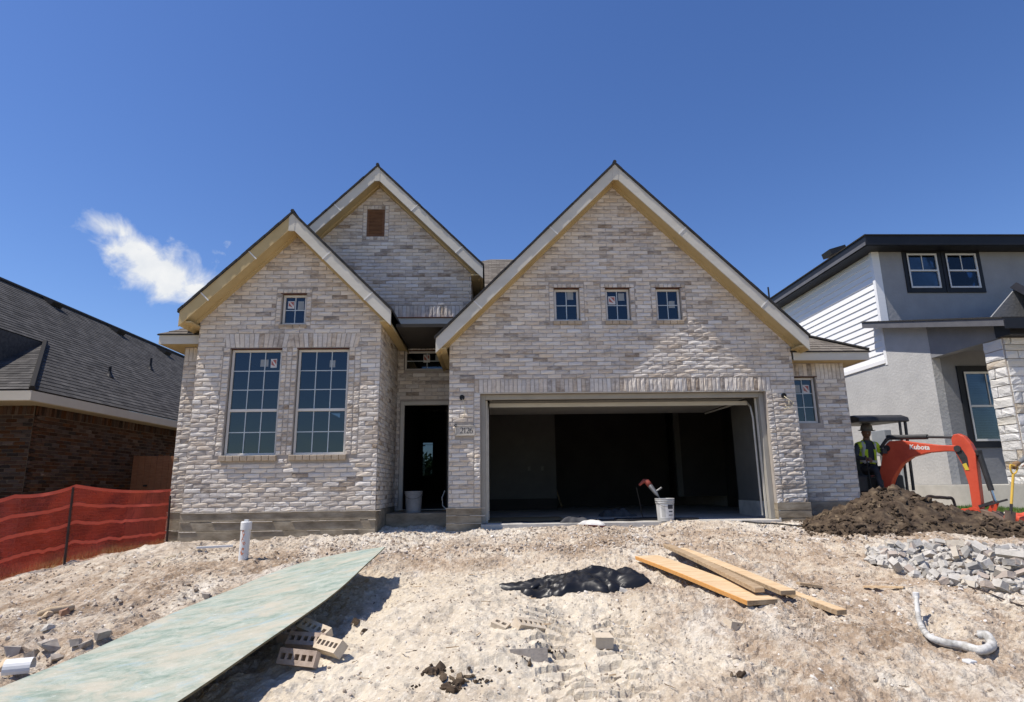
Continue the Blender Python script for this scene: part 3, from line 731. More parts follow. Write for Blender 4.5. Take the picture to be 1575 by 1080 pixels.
# --- windows
def sticker(win, x, z, w, h, y, red=True):
    m = MB(); m.box(x, x+w, y-.001, y, z, z+h); m.build('sticker', M_STICKW if red else M_STICK, win)
    if red:
        m = MB(); m.add([(x+.1*w, y-.0022, z+.85*h),(x+.1*w, y-.0022, z+.35*h),(x+.75*w, y-.0022, z+.15*h)], [(0,1,2)]); m.add([(x+.3*w, y-.0022, z+.9*h),(x+.9*w, y-.0022, z+.9*h),(x+.9*w, y-.0022, z+.35*h)], [(0,1,2)]); m.build('sticker_print', M_STICKR, win, fix=False)
def window(W, y, sashes, fw=.042, rec=.075, mat=None, munt=None, label=None, lintel=True, glass=None, parent=None, bar=.015):
    """sashes: list from the top of (columns, rows, share of the height)"""
    x0, x1, z0, z1 = W; yy = y+rec; par = parent or house
    m = MB(); d0, d1 = yy-.012, yy+.05
    m.box(x0+.004, x1-.004, d0, d1, z1-fw, z1-.004); m.box(x0+.004, x1-.004, d0, d1, z0+.004, z0+fw)
    m.box(x0+.004, x0+fw, d0, d1, z0+fw, z1-fw); m.box(x1-fw, x1-.004, d0, d1, z0+fw, z1-fw)
    H = z1-z0-2*fw; z = z1-fw; cells = []; bars = []
    for k, (nc, nr, sh) in enumerate(sashes):
        zb = z-H*sh
        if k < len(sashes)-1: m.box(x0+fw, x1-fw, d0-.006, d1-.004, zb-.022, zb+.022)
        ta, tb = z-(.022 if k else 0), zb+(.022 if k < len(sashes)-1 else 0)
        cw, chh = (x1-x0-2*fw)/nc, (ta-tb)/nr
        for i in range(nc):
            for j in range(nr): cells.append((x0+fw+i*cw, x0+fw+(i+1)*cw, tb+j*chh, tb+(j+1)*chh))
        for i in range(1, nc): bars.append((x0+fw+i*cw-bar/2, x0+fw+i*cw+bar/2, tb, ta, 0))
        for j in range(1, nr): bars.append((x0+fw, x1-fw, tb+j*chh-bar/2, tb+j*chh+bar/2, .002))
        z = zb
    win = m.build('window', mat or M_VINYL, par, bevel=.003, bseg=1)
    if label: win['label'] = label
    for a, b, c, d in cells: MB().box(a, b, yy+.016, yy+.021, c, d).build('pane', glass or M_GLASS, win)
    for a, b, c, d, e in bars: MB().box(a, b, yy+.006+e, yy+.014, c, d).build('muntin', munt or M_MUNT, win)
    if lintel: MB().box(x0-.035, x1+.035, y-.008, y+.06, z1-.002, z1+.010).build('lintel', M_RUST, par)
    # dark surround between frame and brick
    MB().box(x0-.01, x0+.0035, yy-.02, yy+.06, z0, z1).build('window_gap', M_BLACK, win); MB().box(x1-.0035, x1+.01, yy-.02, yy+.06, z0, z1).build('window_gap', M_BLACK, win)
    return win
DH = [(3,3,.585),(3,2,.415)]
w = window(W1, 10.1, DH, label='left of the two tall grid windows, with a paper sticker in its top row'); ys = 10.1+.075+.016
sticker(w, -3.66, 2.60, .10, .15, ys); sticker(w, -3.83, 2.62, .13, .12, ys, False)
w = window(W2, 10.1, DH, label='right of the two tall grid windows, beside the porch'); sticker(w, -2.68, 2.60, .09, .12, ys, False)
w = window(W3, 10.1, [(2,2,1.0)], label='small four-pane window in the left gable'); sticker(w, -3.44, 3.63, .11, .13, ys)
sticker(w, -3.27, 3.60, .10, .16, ys, False)
for k, (S, lab) in enumerate(((S1,'left'),(S2,'middle'),(S3,'right'))):
    w = window(S, 10.5, [(2,2,1.0)], label='%s of the three small square windows over the garage' % lab); y2 = 10.5+.091
    if k == 1: sticker(w, S[0]+.065, S[2]+.33, .13, .15, y2)
    sticker(w, S[0]+.25, S[2]+(.42,.40,.26)[k], .11, (.15,.14,.13)[k], y2, False)
w = window(WR, 10.8, [(2,3,1.0)], label='narrow window in the recessed wall right of the garage'); sticker(w, 5.74, 2.18, .12, .16, 10.8+.091); sticker(w, 5.59, 2.2, .1, .14, 10.8+.091, False)
w = window(PW, 12.0, [(2,2,1.0)], label='transom window above the front door'); sticker(w, -1.32, 3.06, .13, .16, 12.091); sticker(w, -1.08, 3.10, .1, .11, 12.091, False)

# gable vent
vent = MB(); vy = 11.65
vent.box(VN[0], VN[0]+.05, vy-.004, vy+.06, VN[2], VN[3]); vent.box(VN[1]-.05, VN[1], vy-.004, vy+.06, VN[2], VN[3]); vent.box(VN[0]+.05, VN[1]-.05, vy-.003, vy+.06, VN[3]-.05, VN[3]); vent.box(VN[0]+.05, VN[1]-.05, vy-.003, vy+.06, VN[2], VN[2]+.05)
vent = vent.build('gable_vent', M_WOODV, house, bevel=.003, bseg=1); vent['label'] = 'brown cedar louvre vent in the middle gable'
for k in range(6):
    z = VN[2]+.09+k*.082
    MB().obox(((VN[0]+VN[1])/2, vy+.02, z), (VN[1]-VN[0]-.1, .02, .085), Euler((.55,0,0)).to_matrix()).build('louvre', M_WOODV, vent)
MB().box(VN[0], VN[1], vy+.065, vy+.08, VN[2], VN[3]).build('vent_back', M_BLACK, vent)

# --- gable roofs with rake boards and yellow soffits
def gable_roof(g, left_mat, right_mat, ret_l=True, ret_r=True):
    xc, zt, s, h, y0, y1 = g
    L, R = xc-h, xc+h; c = math.cos(math.atan(s)); sh = .032/c; dk = .17/c
    band = lambda t0, t1, a, b: [(a, zt-abs(a-xc)*s-t0), (b, zt-abs(b-xc)*s-t0), (b, zt-abs(b-xc)*s-t1), (a, zt-abs(a-xc)*s-t1)]
    roof = MB()
    for sg, E in ((-1, L-.025), (1, R+.025)):
        n = 24                                             # shingle edges step slightly along the rake
        for k in range(n):
            a = xc + (E-xc)*k/n; b = xc + (E-xc)*(k+1)/n; o = random.uniform(0, .012); yb = y0-.022+random.uniform(-.006,.006)
            roof.prism(band(-.004-o*.4, sh, a, b) if sg > 0 else band(-.004-o*.4, sh, b, a), XZ, yb, y1)
    r = roof.build('roof', M_SHAD, house)
    for sg, E in ((-1, L), (1, R)):
        a, b = (E, xc) if sg < 0 else (xc, E)
        MB().prism(band(sh+.001, sh+dk, a, b), XZ, y0+.03, y1-.1).build('soffit', M_YELLOW, r)
        MB().prism(band(sh+.001, sh+dk+.018, a, b), XZ, y0, y0+.0285).build('rake_board', left_mat if sg < 0 else right_mat, r, bevel=.003, bseg=1)
        # frieze trim against the brick
        MB().prism(band(sh+dk, sh+dk+.045, a+.06, b-.002) if sg < 0 else band(sh+dk, sh+dk+.045, a+.002, b-.06), XZ, y0+.26, y0+.348).build('frieze_board', M_YELLOW, r)
        # scarf joint blocks seen on the boards
        for q in (.36, .78):
            x = xc + (E-xc)*q; z = zt-abs(x-xc)*s-sh
            MB().obox((x, y0-.003, z-dk*.52), (.02, .008, dk*.85), Matrix.Rotation(sg*math.atan(s), 3, 'Y')).build('board_joint', M_WHITE, r)
        # eave fascia and boxed return
        ze = zt-h*s-sh
        MB().box(min(E, E-sg*.026), max(E, E-sg*.026), y0+.03, y1-.2, ze-.20, ze-.002).build('eave_fascia', M_TRIM if sg > 0 else left_mat, r)
        i = E-sg*.03; j = E-sg*(h-GEO[g])
        MB().box(min(i, j), max(i, j), y0+.031, y1-.3, ze-.185, ze-.16).build('eave_soffit', M_YELLOW, r)
    m = MB(); m.box(xc-.05, xc+.05, y0-.004, y0+.02, zt-sh-dk*1.28, zt-sh-.005); m.build('ridge_block', M_TRIM, r)
    m = MB(); m.tube([(xc, y0-.02, zt+.004), (xc, y1, zt+.004)], .035, 6); m.build('ridge_cap', M_SHAD, r)
    return r
GEO = {GL: 1.52, GM: 1.88, GG: 3.06}
gable_roof(GL, M_YELLOW, M_TRIM); gable_roof(GM, M_TRIM, M_TRIM); gable_roof(GG, M_TRIM, M_TRIM)
# porch eave below the middle gable
MB().box(-1.80, -.70, 11.60, 11.63, 3.73, 3.845).build('eave_fascia', M_TRIM, house); MB().box(-1.80, -.70, 11.575, 11.66, 3.848, 3.862).build('drip_edge', M_RUST, house)
MB().box(-1.80, -.70, 11.632, 11.995, 3.755, 3.775).build('eave_soffit', M_YELLOW, house)
# main hip roof behind the gables
z0, sl, xl, xr, yf, yb = 3.22, .62, -5.63, 6.3, 10.3, 21.7
hy = (yb-yf)/2; zr = z0+sl*hy; ym = yf+hy
fx = lambda X, Y: z0+sl*(Y-yf)
rA, rB = (xl+hy, ym, zr), (3.2, ym, zr)
shingle_plane('roof', house, (-4.75,11.75,fx(0,11.75)), (3.2,11.75,fx(0,11.75)), rB, rA, M_SHINGLE)
shingle_plane('roof', house, (xl,yb,z0), (xl,yf,z0), rA, rA, M_SHINGLE)
shingle_plane('roof', house, (xr,yb,z0), (xl,yb,z0), rA, rB, M_SHINGLE)
# left corner hip piece with boxed eave
shingle_plane('roof', house, (xl,yf,z0), (-4.6,yf,z0), (-4.6,yf+1.03,z0+1.03*sl), (-4.6,yf+1.03,z0+1.03*sl), M_SHINGLE, .13)
m = MB(); m.box(xl+.02, -4.86, yf+.01, yf+.035, z0-.17, z0-.018); m.build('eave_fascia', M_TRIM, house)
m = MB(); m.box(xl+.02, xl+.045, yf+.036, 21.6, z0-.17, z0-.018); m.build('eave_fascia', M_TRIM, house)
m = MB(); m.box(xl+.046, -4.87, yf+.036, 10.6, z0-.16, z0-.14); m.box(xl+.046, -5.31, 10.6, 21.6, z0-.161, z0-.14); m.build('eave_soffit', M_YELLOW, house)
m = MB(); m.box(xl-.01, -4.86, yf-.012, yf+.03, z0-.017, z0-.002); m.build('drip_edge', M_SHAD, house)
# right corner hip
z0, xr, yf = 2.885, 6.83, 10.48
shingle_plane('roof', house, (5.38,yf,z0), (xr,yf,z0), (5.38,yf+1.45,z0+1.45*.6), (5.38,yf+1.45,z0+1.45*.6), M_SHINGLE, .13)
shingle_plane('roof', house, (xr,yf,z0), (xr,21,z0), (4.2,19,z0+2.63*.6), (4.2,yf+2.63,z0+2.63*.6), M_SHINGLE, .13)
m = MB(); m.box(5.43, xr-.02, yf+.01, yf+.035, z0-.16, z0-.018); m.build('eave_fascia', M_TRIM, house)
m = MB(); m.box(xr-.045, xr-.02, yf+.036, 21, z0-.16, z0-.018); m.build('eave_fascia', M_TRIM, house)
m = MB(); m.box(5.43, xr-.046, yf+.036, 10.799, z0-.15, z0-.13); m.box(6.51, xr-.046, 10.8, 21, z0-.151, z0-.13); m.build('eave_soffit', M_YELLOW, house)
m = MB(); m.box(5.43, xr+.01, yf-.012, yf+.03, z0-.017, z0-.002); m.build('drip_edge', M_SHAD, house)
m = MB(); m.tube([(xr-.01,yf,z0+.03),(5.40,yf+1.43,z0+1.43*.6+.03)], .03, 6); m.build('hip_cap', M_SHINGLE_D, house)

# --- garage opening: trim, raised door, slab, interior
M_JAMB2 = MAT('grey_plate', [(.17,.165,.15)], 3, .7, 0)
M_JAMB = MAT('primed_jamb', [(.30,.285,.25),(.36,.34,.30)], 3, .7, 0)
tr = MB(); tr.box(GO[0]+.002, GO[0]+.085, 10.60, 10.70, 0.002, 2.17); tr.box(GO[1]-.085, GO[1]-.002, 10.60, 10.70, .002, 2.17); tr.box(GO[0]+.086, GO[1]-.086, 10.60, 10.70, 2.085, 2.17)
tr.build('garage_frame', M_JAMB, house, bevel=.004, bseg=1)
MB().box(GO[0]+.087, GO[0]+.12, 10.705, 10.73, .01, 2.08).build('door_stop', M_TRIM, house); MB().box(GO[1]-.12, GO[1]-.087, 10.705, 10.73, .01, 2.08).build('door_stop', M_TRIM, house)
MB().box(GO[0]-.1, GO[1]+.1, 10.495, 10.60, 2.176, 2.188).build('lintel', M_TRIM, house)
MB().box(GO[1]+.002, GO[1]+.03, 10.478, 10.52, .0, LED+.02).build('jamb_board', M_WHITE, house)
gd = MB()
for k in range(4): gd.box(.0, 4.70, 11.0+k*.56, 11.0+k*.56+.55, 2.12, 2.16)
gd = gd.build('garage_door', M_JAMB, house, bevel=.004, bseg=1); gd['label'] = 'white sectional garage door, rolled up under the ceiling'
MB().box(.0, 4.70, 10.93, 10.965, 1.99, 2.06).build('door_section', M_TRIM, gd); MB().box(.05, 4.60, 10.90, 10.93, 2.105, 2.15).build('torsion_bar', M_BLACK, gd)
for x in (-.03, 4.72):
    MB().tube([(x,10.80,.05),(x,10.80,1.75),(x,10.86,1.95),(x,11.05,2.08),(x,13.2,2.10)], .018, 6).build('door_track', M_TRIM, gd)
sb = MB(); sb.box(-.69, 6.35, 10.62, 18.4, -.12, .0); sb.box(GO[0]+.004, GO[1]-.004, 10.385, 10.619, -.12, -.002); sb.build('garage_slab', M_SLAB, house, bevel=.006, bseg=1)
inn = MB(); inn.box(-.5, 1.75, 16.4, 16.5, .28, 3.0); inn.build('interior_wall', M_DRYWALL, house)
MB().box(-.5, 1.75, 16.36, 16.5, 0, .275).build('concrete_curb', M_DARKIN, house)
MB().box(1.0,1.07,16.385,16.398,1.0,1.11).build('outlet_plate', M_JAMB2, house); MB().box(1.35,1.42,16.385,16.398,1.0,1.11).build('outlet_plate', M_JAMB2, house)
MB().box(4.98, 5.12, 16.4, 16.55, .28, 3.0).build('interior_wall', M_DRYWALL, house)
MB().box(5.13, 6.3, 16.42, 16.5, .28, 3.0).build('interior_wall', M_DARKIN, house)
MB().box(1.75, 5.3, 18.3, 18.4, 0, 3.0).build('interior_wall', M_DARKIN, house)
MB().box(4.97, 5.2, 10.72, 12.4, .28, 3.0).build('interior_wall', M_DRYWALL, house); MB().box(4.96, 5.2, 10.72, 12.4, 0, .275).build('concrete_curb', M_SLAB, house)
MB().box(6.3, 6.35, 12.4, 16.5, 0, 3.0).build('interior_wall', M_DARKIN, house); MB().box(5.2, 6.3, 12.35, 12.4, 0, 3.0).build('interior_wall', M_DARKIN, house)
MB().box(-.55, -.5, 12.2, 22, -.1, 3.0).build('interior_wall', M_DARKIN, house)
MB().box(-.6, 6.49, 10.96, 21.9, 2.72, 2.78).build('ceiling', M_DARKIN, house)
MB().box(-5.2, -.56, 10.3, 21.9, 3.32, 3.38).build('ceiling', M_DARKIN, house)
# --- entry
fr = MB(); fr.box(PD[0]+.002, PD[0]+.075, 12.03, 12.13, PD[2], PD[3]-.002); fr.box(PD[1]-.03, PD[1]-.002, 12.03, 12.13, PD[2], PD[3]-.002); fr.box(PD[0]+.076, PD[1]-.031, 12.03, 12.13, PD[3]-.075, PD[3]-.002); fr.build('door_frame', M_TRIM, house, bevel=.003, bseg=1)
MB().box(PD[0]+.01, PD[1]-.01, 12.0, 12.16, PD[2]-.02, PD[2]+.012).build('threshold', M_TRIM, house)
pb = MB(); pb.box(-1.795, -.72, 10.93, 12.02, -.1, .175); pb.build('porch_slab', M_CONC, house, bevel=.012)
MB().box(-5.2, -.56, 12.2, 21.9, .1, .19).build('floor', M_DARKIN, house)
MB().box(-1.95, -1.88, 12.2, 17.5, .19, 3.32).build('interior_wall', M_DARKIN, house); MB().box(-.86, -.80, 12.3, 21.9, .19, 3.32).build('interior_wall', M_DARKIN, house)
bw = Wall(house, (0,22.0,0), (1,0,0), (0,1,0), -.3, 3.3, lambda z: (-5.3, 6.5), [(-2.86,-1.98,1.0,2.2)], name='back_wall', mortar=M_DARKIN)
MB().box(-2.86,-1.98,21.97,22.0,2.2-.04,2.2).box(-2.86,-2.82,21.97,22.0,1.0,2.16).box(-2.02,-1.98,21.97,22.0,1.0,2.16).build('back_door_frame', M_DARKIN, house)
MB().box(-2.82,-2.02,21.98,21.984,1.0,2.16).build('pane', M_GLASS, house)

# --- number plaque, fixture boxes with dangling wire
pq = MB(); pq.box(-.565, -.265, 10.470, 10.50, 1.475, 1.615)
pq.box(-.585, -.25, 10.462, 10.50, 1.455, 1.474); pq.box(-.585, -.25, 10.462, 10.50, 1.616, 1.632); pq.box(-.585, -.566, 10.462, 10.50, 1.4745, 1.6155); pq.box(-.264, -.25, 10.462, 10.50, 1.4745, 1.6155)
M_STONE = MAT('cast_stone_plaque', [(.42,.39,.34),(.52,.48,.42)], 20, .9, .001, 90)
plq = pq.build('number_plaque', M_STONE, house, bevel=.002, bseg=1); plq['label'] = 'cast stone house number plaque reading 2126'
def stroke(mb, pts, ws, ox, oz, sc, y):
    """ribbon of varying width through 2-D points"""
    P2 = [Vector((p[0], p[1])) for p in pts]; k = len(P2); lft, rgt = [], []
    for i in range(k):
        t = (P2[min(i+1,k-1)]-P2[max(i-1,0)]).normalized(); nn = Vector((-t.y, t.x)); w = ws[i] if isinstance(ws, (list, tuple)) else ws
        lft.append(P2[i]+nn*w/2); rgt.append(P2[i]-nn*w/2)
    vs = [(ox+p.x*sc, y, oz+p.y*sc) for p in lft+rgt]
    mb.add(vs, [(i, i+1, k+i+1, k+i) for i in range(k-1)])
def arc(cx, cz, rx, rz, a0, a1, n=12): return [(cx+rx*math.cos(math.radians(a0+(a1-a0)*i/n)), cz+rz*math.sin(math.radians(a0+(a1-a0)*i/n))) for i in range(n+1)]
def digit(ch, ox, oz, sc, y):
    mb = MB()
    if ch == '2':
        pts = arc(.28,.72,.22,.26,165,-35,12) + [(.30,.32),(.05,.06)]; ws = [.05,.06,.05,.05,.06,.07,.09,.12,.14,.15,.14,.13,.12,.08,.05]
        stroke(mb, pts, ws, ox, oz, sc, y); stroke(mb, [(.03,.06),(.35,.06),(.5,.06),(.56,.22)], [.12,.12,.10,.03], ox, oz, sc, y)
    elif ch == '1':
        stroke(mb, [(.25,.02),(.25,.97)], .13, ox, oz, sc, y); stroke(mb, [(.25,.95),(.06,.80)], [.07,.03], ox, oz, sc, y); stroke(mb, [(.05,.025),(.45,.025)], .05, ox, oz, sc, y)
    elif ch == '6':
        stroke(mb, arc(.29,.31,.22,.29,90,450,20), [.05+.08*abs(math.cos(math.radians(90+i*18))) for i in range(21)], ox, oz, sc, y)
        stroke(mb, [(.48,.97),(.30,.88),(.15,.68),(.07,.45),(.07,.30)], [.03,.06,.11,.13,.12], ox, oz, sc, y)
    mb.build('digit', M_BLACK, plq, fix=False)
for k, ch in enumerate('2126'): digit(ch, -.502+k*.056-(.0 if k < 2 else .008), 1.495, .096, 10.4685)
MB().tube([(-.575+.022*math.cos(a), 10.455, 1.628+.018*math.sin(a)) for a in np.linspace(.7, 5.6, 12)], .0075, 6).build('clip_ring', M_BLACK, plq)
M_WIRE = MAT('cream_wire', [(.62,.55,.38),(.74,.66,.48)], 4, .5, 0); M_WIREW = MAT('white_wire', [(.72,.70,.64)], 4, .5, 0)
def fixture(x, z, side):
    b = MB(); b.lathe([(.0,.0),(.030,.0),(.036,.012),(.044,.012),(.044,-.02),(.0,-.02)], (x,10.478,z), 20, R=Matrix.Rotation(math.pi/2,3,'X')); b = b.build('fixture_box', M_BLACK, house)
    b['label'] = 'round black light fixture box with dangling wires %s of the garage door' % side
    g = MB()
    if side == 'left':
        g.tube([(x,10.47,z-.02),(x+.02,10.44,z-.06),(x+.05,10.445,z-.17),(x+.05,10.45,z-.26),(x+.025,10.46,z-.34),(x-.01,10.455,z-.355)], .005, 5)
    else:
        g.tube([(x,10.47,z-.01),(x+.05,10.43,z-.07),(x+.10,10.43,z-.11),(x+.13,10.44,z-.15),(x+.10,10.445,z-.20),(x+.04,10.45,z-.22),(x-.03,10.455,z-.235)], .0055, 5); g.tube([(x+.06,10.435,z-.10),(x+.05,10.44,z-.19),(x+.12,10.445,z-.19),(x+.14,10.44,z-.13)], .0045, 5); g.tube([(x-.01,10.45,z-.17),(x+.03,10.44,z-.215),(x+.06,10.44,z-.20)], .0045, 5)
    g.build('wire', M_WIRE, b, smooth=True)
fixture(-.47, 2.11, 'left'); fixture(5.17, 2.09, 'right')
MB().tube([at_y(684,755,11.9), at_y(680,765,11.8), at_y(681,778,11.7), at_y(686,783,11.7)], .01, 6).build('conduit_loop', M_WIREW, house)
# ================================================================== LEFT NEIGHBOUR
lh = thing('brick_house', 'dark brown brick house with a charcoal shingle roof, left edge of the photo', 'house', (-12, 16, -.6))
LX, LY, LZ = -8.35, 11.5, 2.22
sw = Wall(lh, (LX,0,0), (0,1,0), (1,0,0), -.85, LZ, lambda z: (LY+.012, 26.0), mat=M_BRICK_D, mortar=M_MORTAR_D, rough=.7); sw.bond(-.80, LZ-.21, .068, .203, b=22); sw.soldier(LY+.03, 22, LZ-.205, LZ-.005, .068)
fw_ = Wall(lh, (0,LY,0), (1,0,0), (0,-1,0), -.85, LZ, lambda z: (-17.0, LX), mat=M_BRICK_D, mortar=M_MORTAR_D, rough=.7); fw_.bond(-.80, LZ-.21, .068, .203, a=-11.0); fw_.soldier(-11, LX-.01, LZ-.205, LZ-.005, .068)
lay_bricks([sw, fw_], lh, 300, .3, seed=9, vis=lambda c: np.where((c[:,2] > -.1) & (c[:,1] < 17) & (c[:,0] > -10.2), 1.0, .02))
M_SHW = MAT('shingle_flat', [(.05,.049,.048),(.10,.096,.092)], 14, .95, .006, 40)
M_FAS = MAT('cream_fascia', [(.50,.46,.39),(.57,.53,.455)], 1.5, .7, 0); M_FASL = MAT('tan_frieze', [(.42,.35,.25),(.48,.41,.30)], 1.5, .7, 0)
ex_, ez, eyf = -7.98, 2.38, 10.85
MB().box(ex_-.03, ex_, eyf+.03, 26, ez-.19, ez-.02).build('eave_fascia', M_FAS, lh); MB().box(-18, ex_, eyf, eyf+.029, ez-.19, ez-.02).build('eave_fascia', M_FAS, lh)
MB().box(ex_-.34, ex_-.031, eyf+.03, 26, ez-.20, ez-.18).build('eave_soffit', M_FASL, lh); MB().box(-18, ex_-.35, eyf+.03, LY-.002, ez-.199, ez-.18).build('eave_soffit', M_FASL, lh)
MB().box(LX+.003, LX+.03, LY+.02, 26, LZ-.02, LZ+.035).build('frieze_board', M_FASL, lh)
sl_ = .79; tx, ty, tz = -9.87, 13.6, 3.87; rx, rz = -12.5, 2.38+.79*(12.5-7.98)
# main slope facing the lot, in two strips so that the small front hip can sit in its notch
shingle_plane('roof', lh, (ex_,eyf,ez), (ex_,26,ez), (tx,26,tz), (tx,ty,tz), M_SHINGLE_D, .145)
shingle_plane('roof', lh, (tx,8.2,tz), (tx,26,tz), (rx,26,rz), (rx,8.2,rz), M_SHINGLE_D, .145)
shingle_plane('roof', lh, (-18,eyf,ez), (ex_,eyf,ez), (tx,ty,tz), (-18,ty,tz), M_SHINGLE_D, .145)
shingle_plane('roof', lh, (-17,26,ez), (-17,8.2,ez), (rx,8.2,rz), (rx,26,rz), M_SHINGLE_D, .145)
MB().tube([(ex_,eyf,ez+.02),(tx,ty,tz+.03)], .05, 6).build('hip_cap', M_SHINGLE_D, lh); MB().tube([(rx,8.2,rz+.02),(rx,26,rz+.02)], .06, 6).build('ridge_cap', M_SHAD, lh)
MB().add([(rx,8.25,rz),(tx,8.25,tz),(tx,8.25,ez),(-17,8.25,ez)], [(0,1,2,3)]).build('gable_end', M_FAS, lh, fix=False)
MB().add([(tx+.02,8.25,tz-.02),(tx+.02,ty,tz-.02),(tx+.02,ty,ez),(tx+.02,8.25,ez)], [(0,1,2,3)]).build('gable_end', M_SHW, lh, fix=False)
def roofpt(px, py):
    d = pray(px, py); a = ez + .79*ex_          # z = ez + .79*(ex_-x)
    t = (a-CAM_Z)/(d.z+.79*d.x); return Vector((d.x*t, d.y*t, CAM_Z+d.z*t))
for px, py in ((77,466),(177,509),(250,541)):
    p = roofpt(px, py); v = MB(); nz = Vector((.79,0,1)).normalized(); dn = Vector((1,0,-.79)).normalized()
    # slant-back vent: flat at the ridge side, open mouth down-slope
    L, wd, hh = .42, .42, .14
    q = [p - dn*L*.5, p + dn*L*.5]
    pts = []
    for s in (-1, 1): pts += [q[0]+Vector((0,s*wd/2,0)), q[1]+Vector((0,s*wd/2,0)), q[1]+Vector((0,s*wd/2,0))+nz*hh, q[0]+Vector((0,s*wd/2,0))+nz*.02]
    v.add(pts, [(0,1,2,3),(7,6,5,4),(0,4,5,1),(1,5,6,2),(2,6,7,3),(3,7,4,0)]); v.build('roof_vent', M_BLACK, lh)
for px, py, hh in ((231,568,.34),(168,578,.22)):
    p = roofpt(px, py); v = MB(); v.cyl(p-Vector((0,0,.1)), p+Vector((0,0,hh)), .035, n=10); v.lathe([(.11,-.05),(.06,.04),(.04,.10)], p, 12); v.build('vent_pipe', M_BLACK, lh)
# cedar side gate between the two houses
M_GATE = MAT('stained_cedar', [(.22,.09,.042),(.33,.15,.075)], 5, .85, .002, 50, stretch=(1,1,6))
gt = thing('wooden_gate', 'weathered red-brown picket gate between the dark brick house and the new house', 'gate', (-6.8, 14.8, -.5))
x = LX+.02
while x < -5.36:
    wv = .138; hgt_ = 1.42+random.uniform(-.012,.012)
    MB().box(x, x+wv-.006, 14.8+random.uniform(-.003,.003), 14.82, -.55, hgt_).build('picket', M_GATE, gt, bevel=.003, bseg=1); x += wv
for z in (-.15, .5, 1.15): MB().box(LX+.02, -5.36, 14.822, 14.86, z, z+.085).build('rail', M_WOODV, gt)
MB().box(-8.02,-7.94,14.765,14.799,.72,.76).build('latch', M_BLACK, gt)
# ================================================================== RED SILT FENCE
def mesh_cloth_material():
    m = bpy.data.materials.new('red_mesh_fabric'); n, l = nodes_of(m); b = n['Principled BSDF']; out = n['Material Output']
    b.inputs['Base Color'].default_value = (.70,.085,.05,1); b.inputs['Roughness'].default_value = .6
    ts = n.new('ShaderNodeBsdfTranslucent'); ts.inputs[0].default_value = (.72,.08,.035,1)
    a = n.new('ShaderNodeMixShader'); a.inputs[0].default_value = .35; l.new(b.outputs[0], a.inputs[1]); l.new(ts.outputs[0], a.inputs[2])
    tr = n.new('ShaderNodeBsdfTransparent')
    t = n.new('ShaderNodeTexCoord'); ns = n.new('ShaderNodeTexNoise'); l.new(t.outputs['Object'], ns.inputs['Vector']); ns.inputs['Scale'].default_value = 2.2
    mr = n.new('ShaderNodeMapRange'); l.new(ns.outputs['Fac'], mr.inputs[0]); mr.inputs[1].default_value = .3; mr.inputs[2].default_value = .7; mr.inputs[3].default_value = .26; mr.inputs[4].default_value = .48
    x = n.new('ShaderNodeMixShader'); l.new(mr.outputs[0], x.inputs[0]); l.new(tr.outputs[0], x.inputs[1]); l.new(a.outputs[0], x.inputs[2]); l.new(x.outputs[0], out.inputs['Surface'])
    return m
M_MESH = mesh_cloth_material()
M_BAND = MAT('red_band', [(.50,.075,.042),(.60,.105,.058)], 6, .6, .002, 30)
M_POST = MAT('dark_steel_post', [(.02,.015,.014),(.05,.035,.03)], 8, .7, .001, 60)
sf = thing('silt_fence', 'red mesh safety fence on dark posts left of the new house', 'fence', (-5.7, 8.86, -.5))
pA, pB, pC = at_y(254,845,10.5), at_y(98,888,9.85), at_y(-2,921,9.45)
pD = pC + (pC-pB)*1.2
pathpts = [pA, pB, pC, pD]
cum = [0]
for a, b in zip(pathpts[:-1], pathpts[1:]): cum.append(cum[-1]+(Vector((b.x,b.y))-Vector((a.x,a.y))).length)
HT = [.90, 1.17, 1.22, 1.2]
FT = np.linspace(0, cum[-1], 200); FZ = []
for t in FT:
    k = min(len(cum)-2, max(0, int(np.searchsorted(cum, t))-1)); q = pathpts[k].lerp(pathpts[k+1], (t-cum[k])/(cum[k+1]-cum[k])); FZ.append(h1(q.x, q.y))
TOPZ = [h1(q.x,q.y)+H_ for q, H_ in zip(pathpts, HT)]
def fence_pt(t, v, off=0.0):
    k = 0
    while k < len(cum)-2 and t > cum[k+1]: k += 1
    f = (t-cum[k])/(cum[k+1]-cum[k]); a, b = pathpts[k], pathpts[k+1]
    p = a.lerp(b, f); H = HT[k]*(1-f)+HT[k+1]*f
    sag = -.07*4*f*(1-f)*v**2
    d = Vector((b.x-a.x, b.y-a.y)).normalized(); nn = Vector((d.y, -d.x, 0)); nn = nn if nn.y < 0 else -nn
    post = min(abs(t-c) for c in cum)
    wv = (.045*math.sin(t*3.1+v*3.5)+.020*math.sin(t*7.3-v*7)+.010*math.sin(t*13+v*12+2))*min(1, post*3)*(.4+v*.6)
    z0_ = float(np.interp(t, FT, FZ))
    zt_ = TOPZ[k]*(1-f)+TOPZ[k+1]*f - .05*4*f*(1-f)
    return Vector((p.x, p.y, (z0_-.04)*(1-v) + zt_*v)) + nn*(wv+off)
def ribbon(v0, v1, nt, nv, off):
    mb = MB(); T = cum[-1]; vs = []
    for i in range(nt+1):
        for j in range(nv+1):
            t = T*i/nt; v = v0+(v1-v0)*j/nv
            vs.append(fence_pt(t, v, off(t, v) if callable(off) else off))
    mb.add(vs, [(i*(nv+1)+j, (i+1)*(nv+1)+j, (i+1)*(nv+1)+j+1, i*(nv+1)+j+1) for i in range(nt) for j in range(nv)]); return mb
ribbon(0, 1, 130, 22, 0.0).build('mesh_fabric', M_MESH, sf, smooth=True, fix=False)
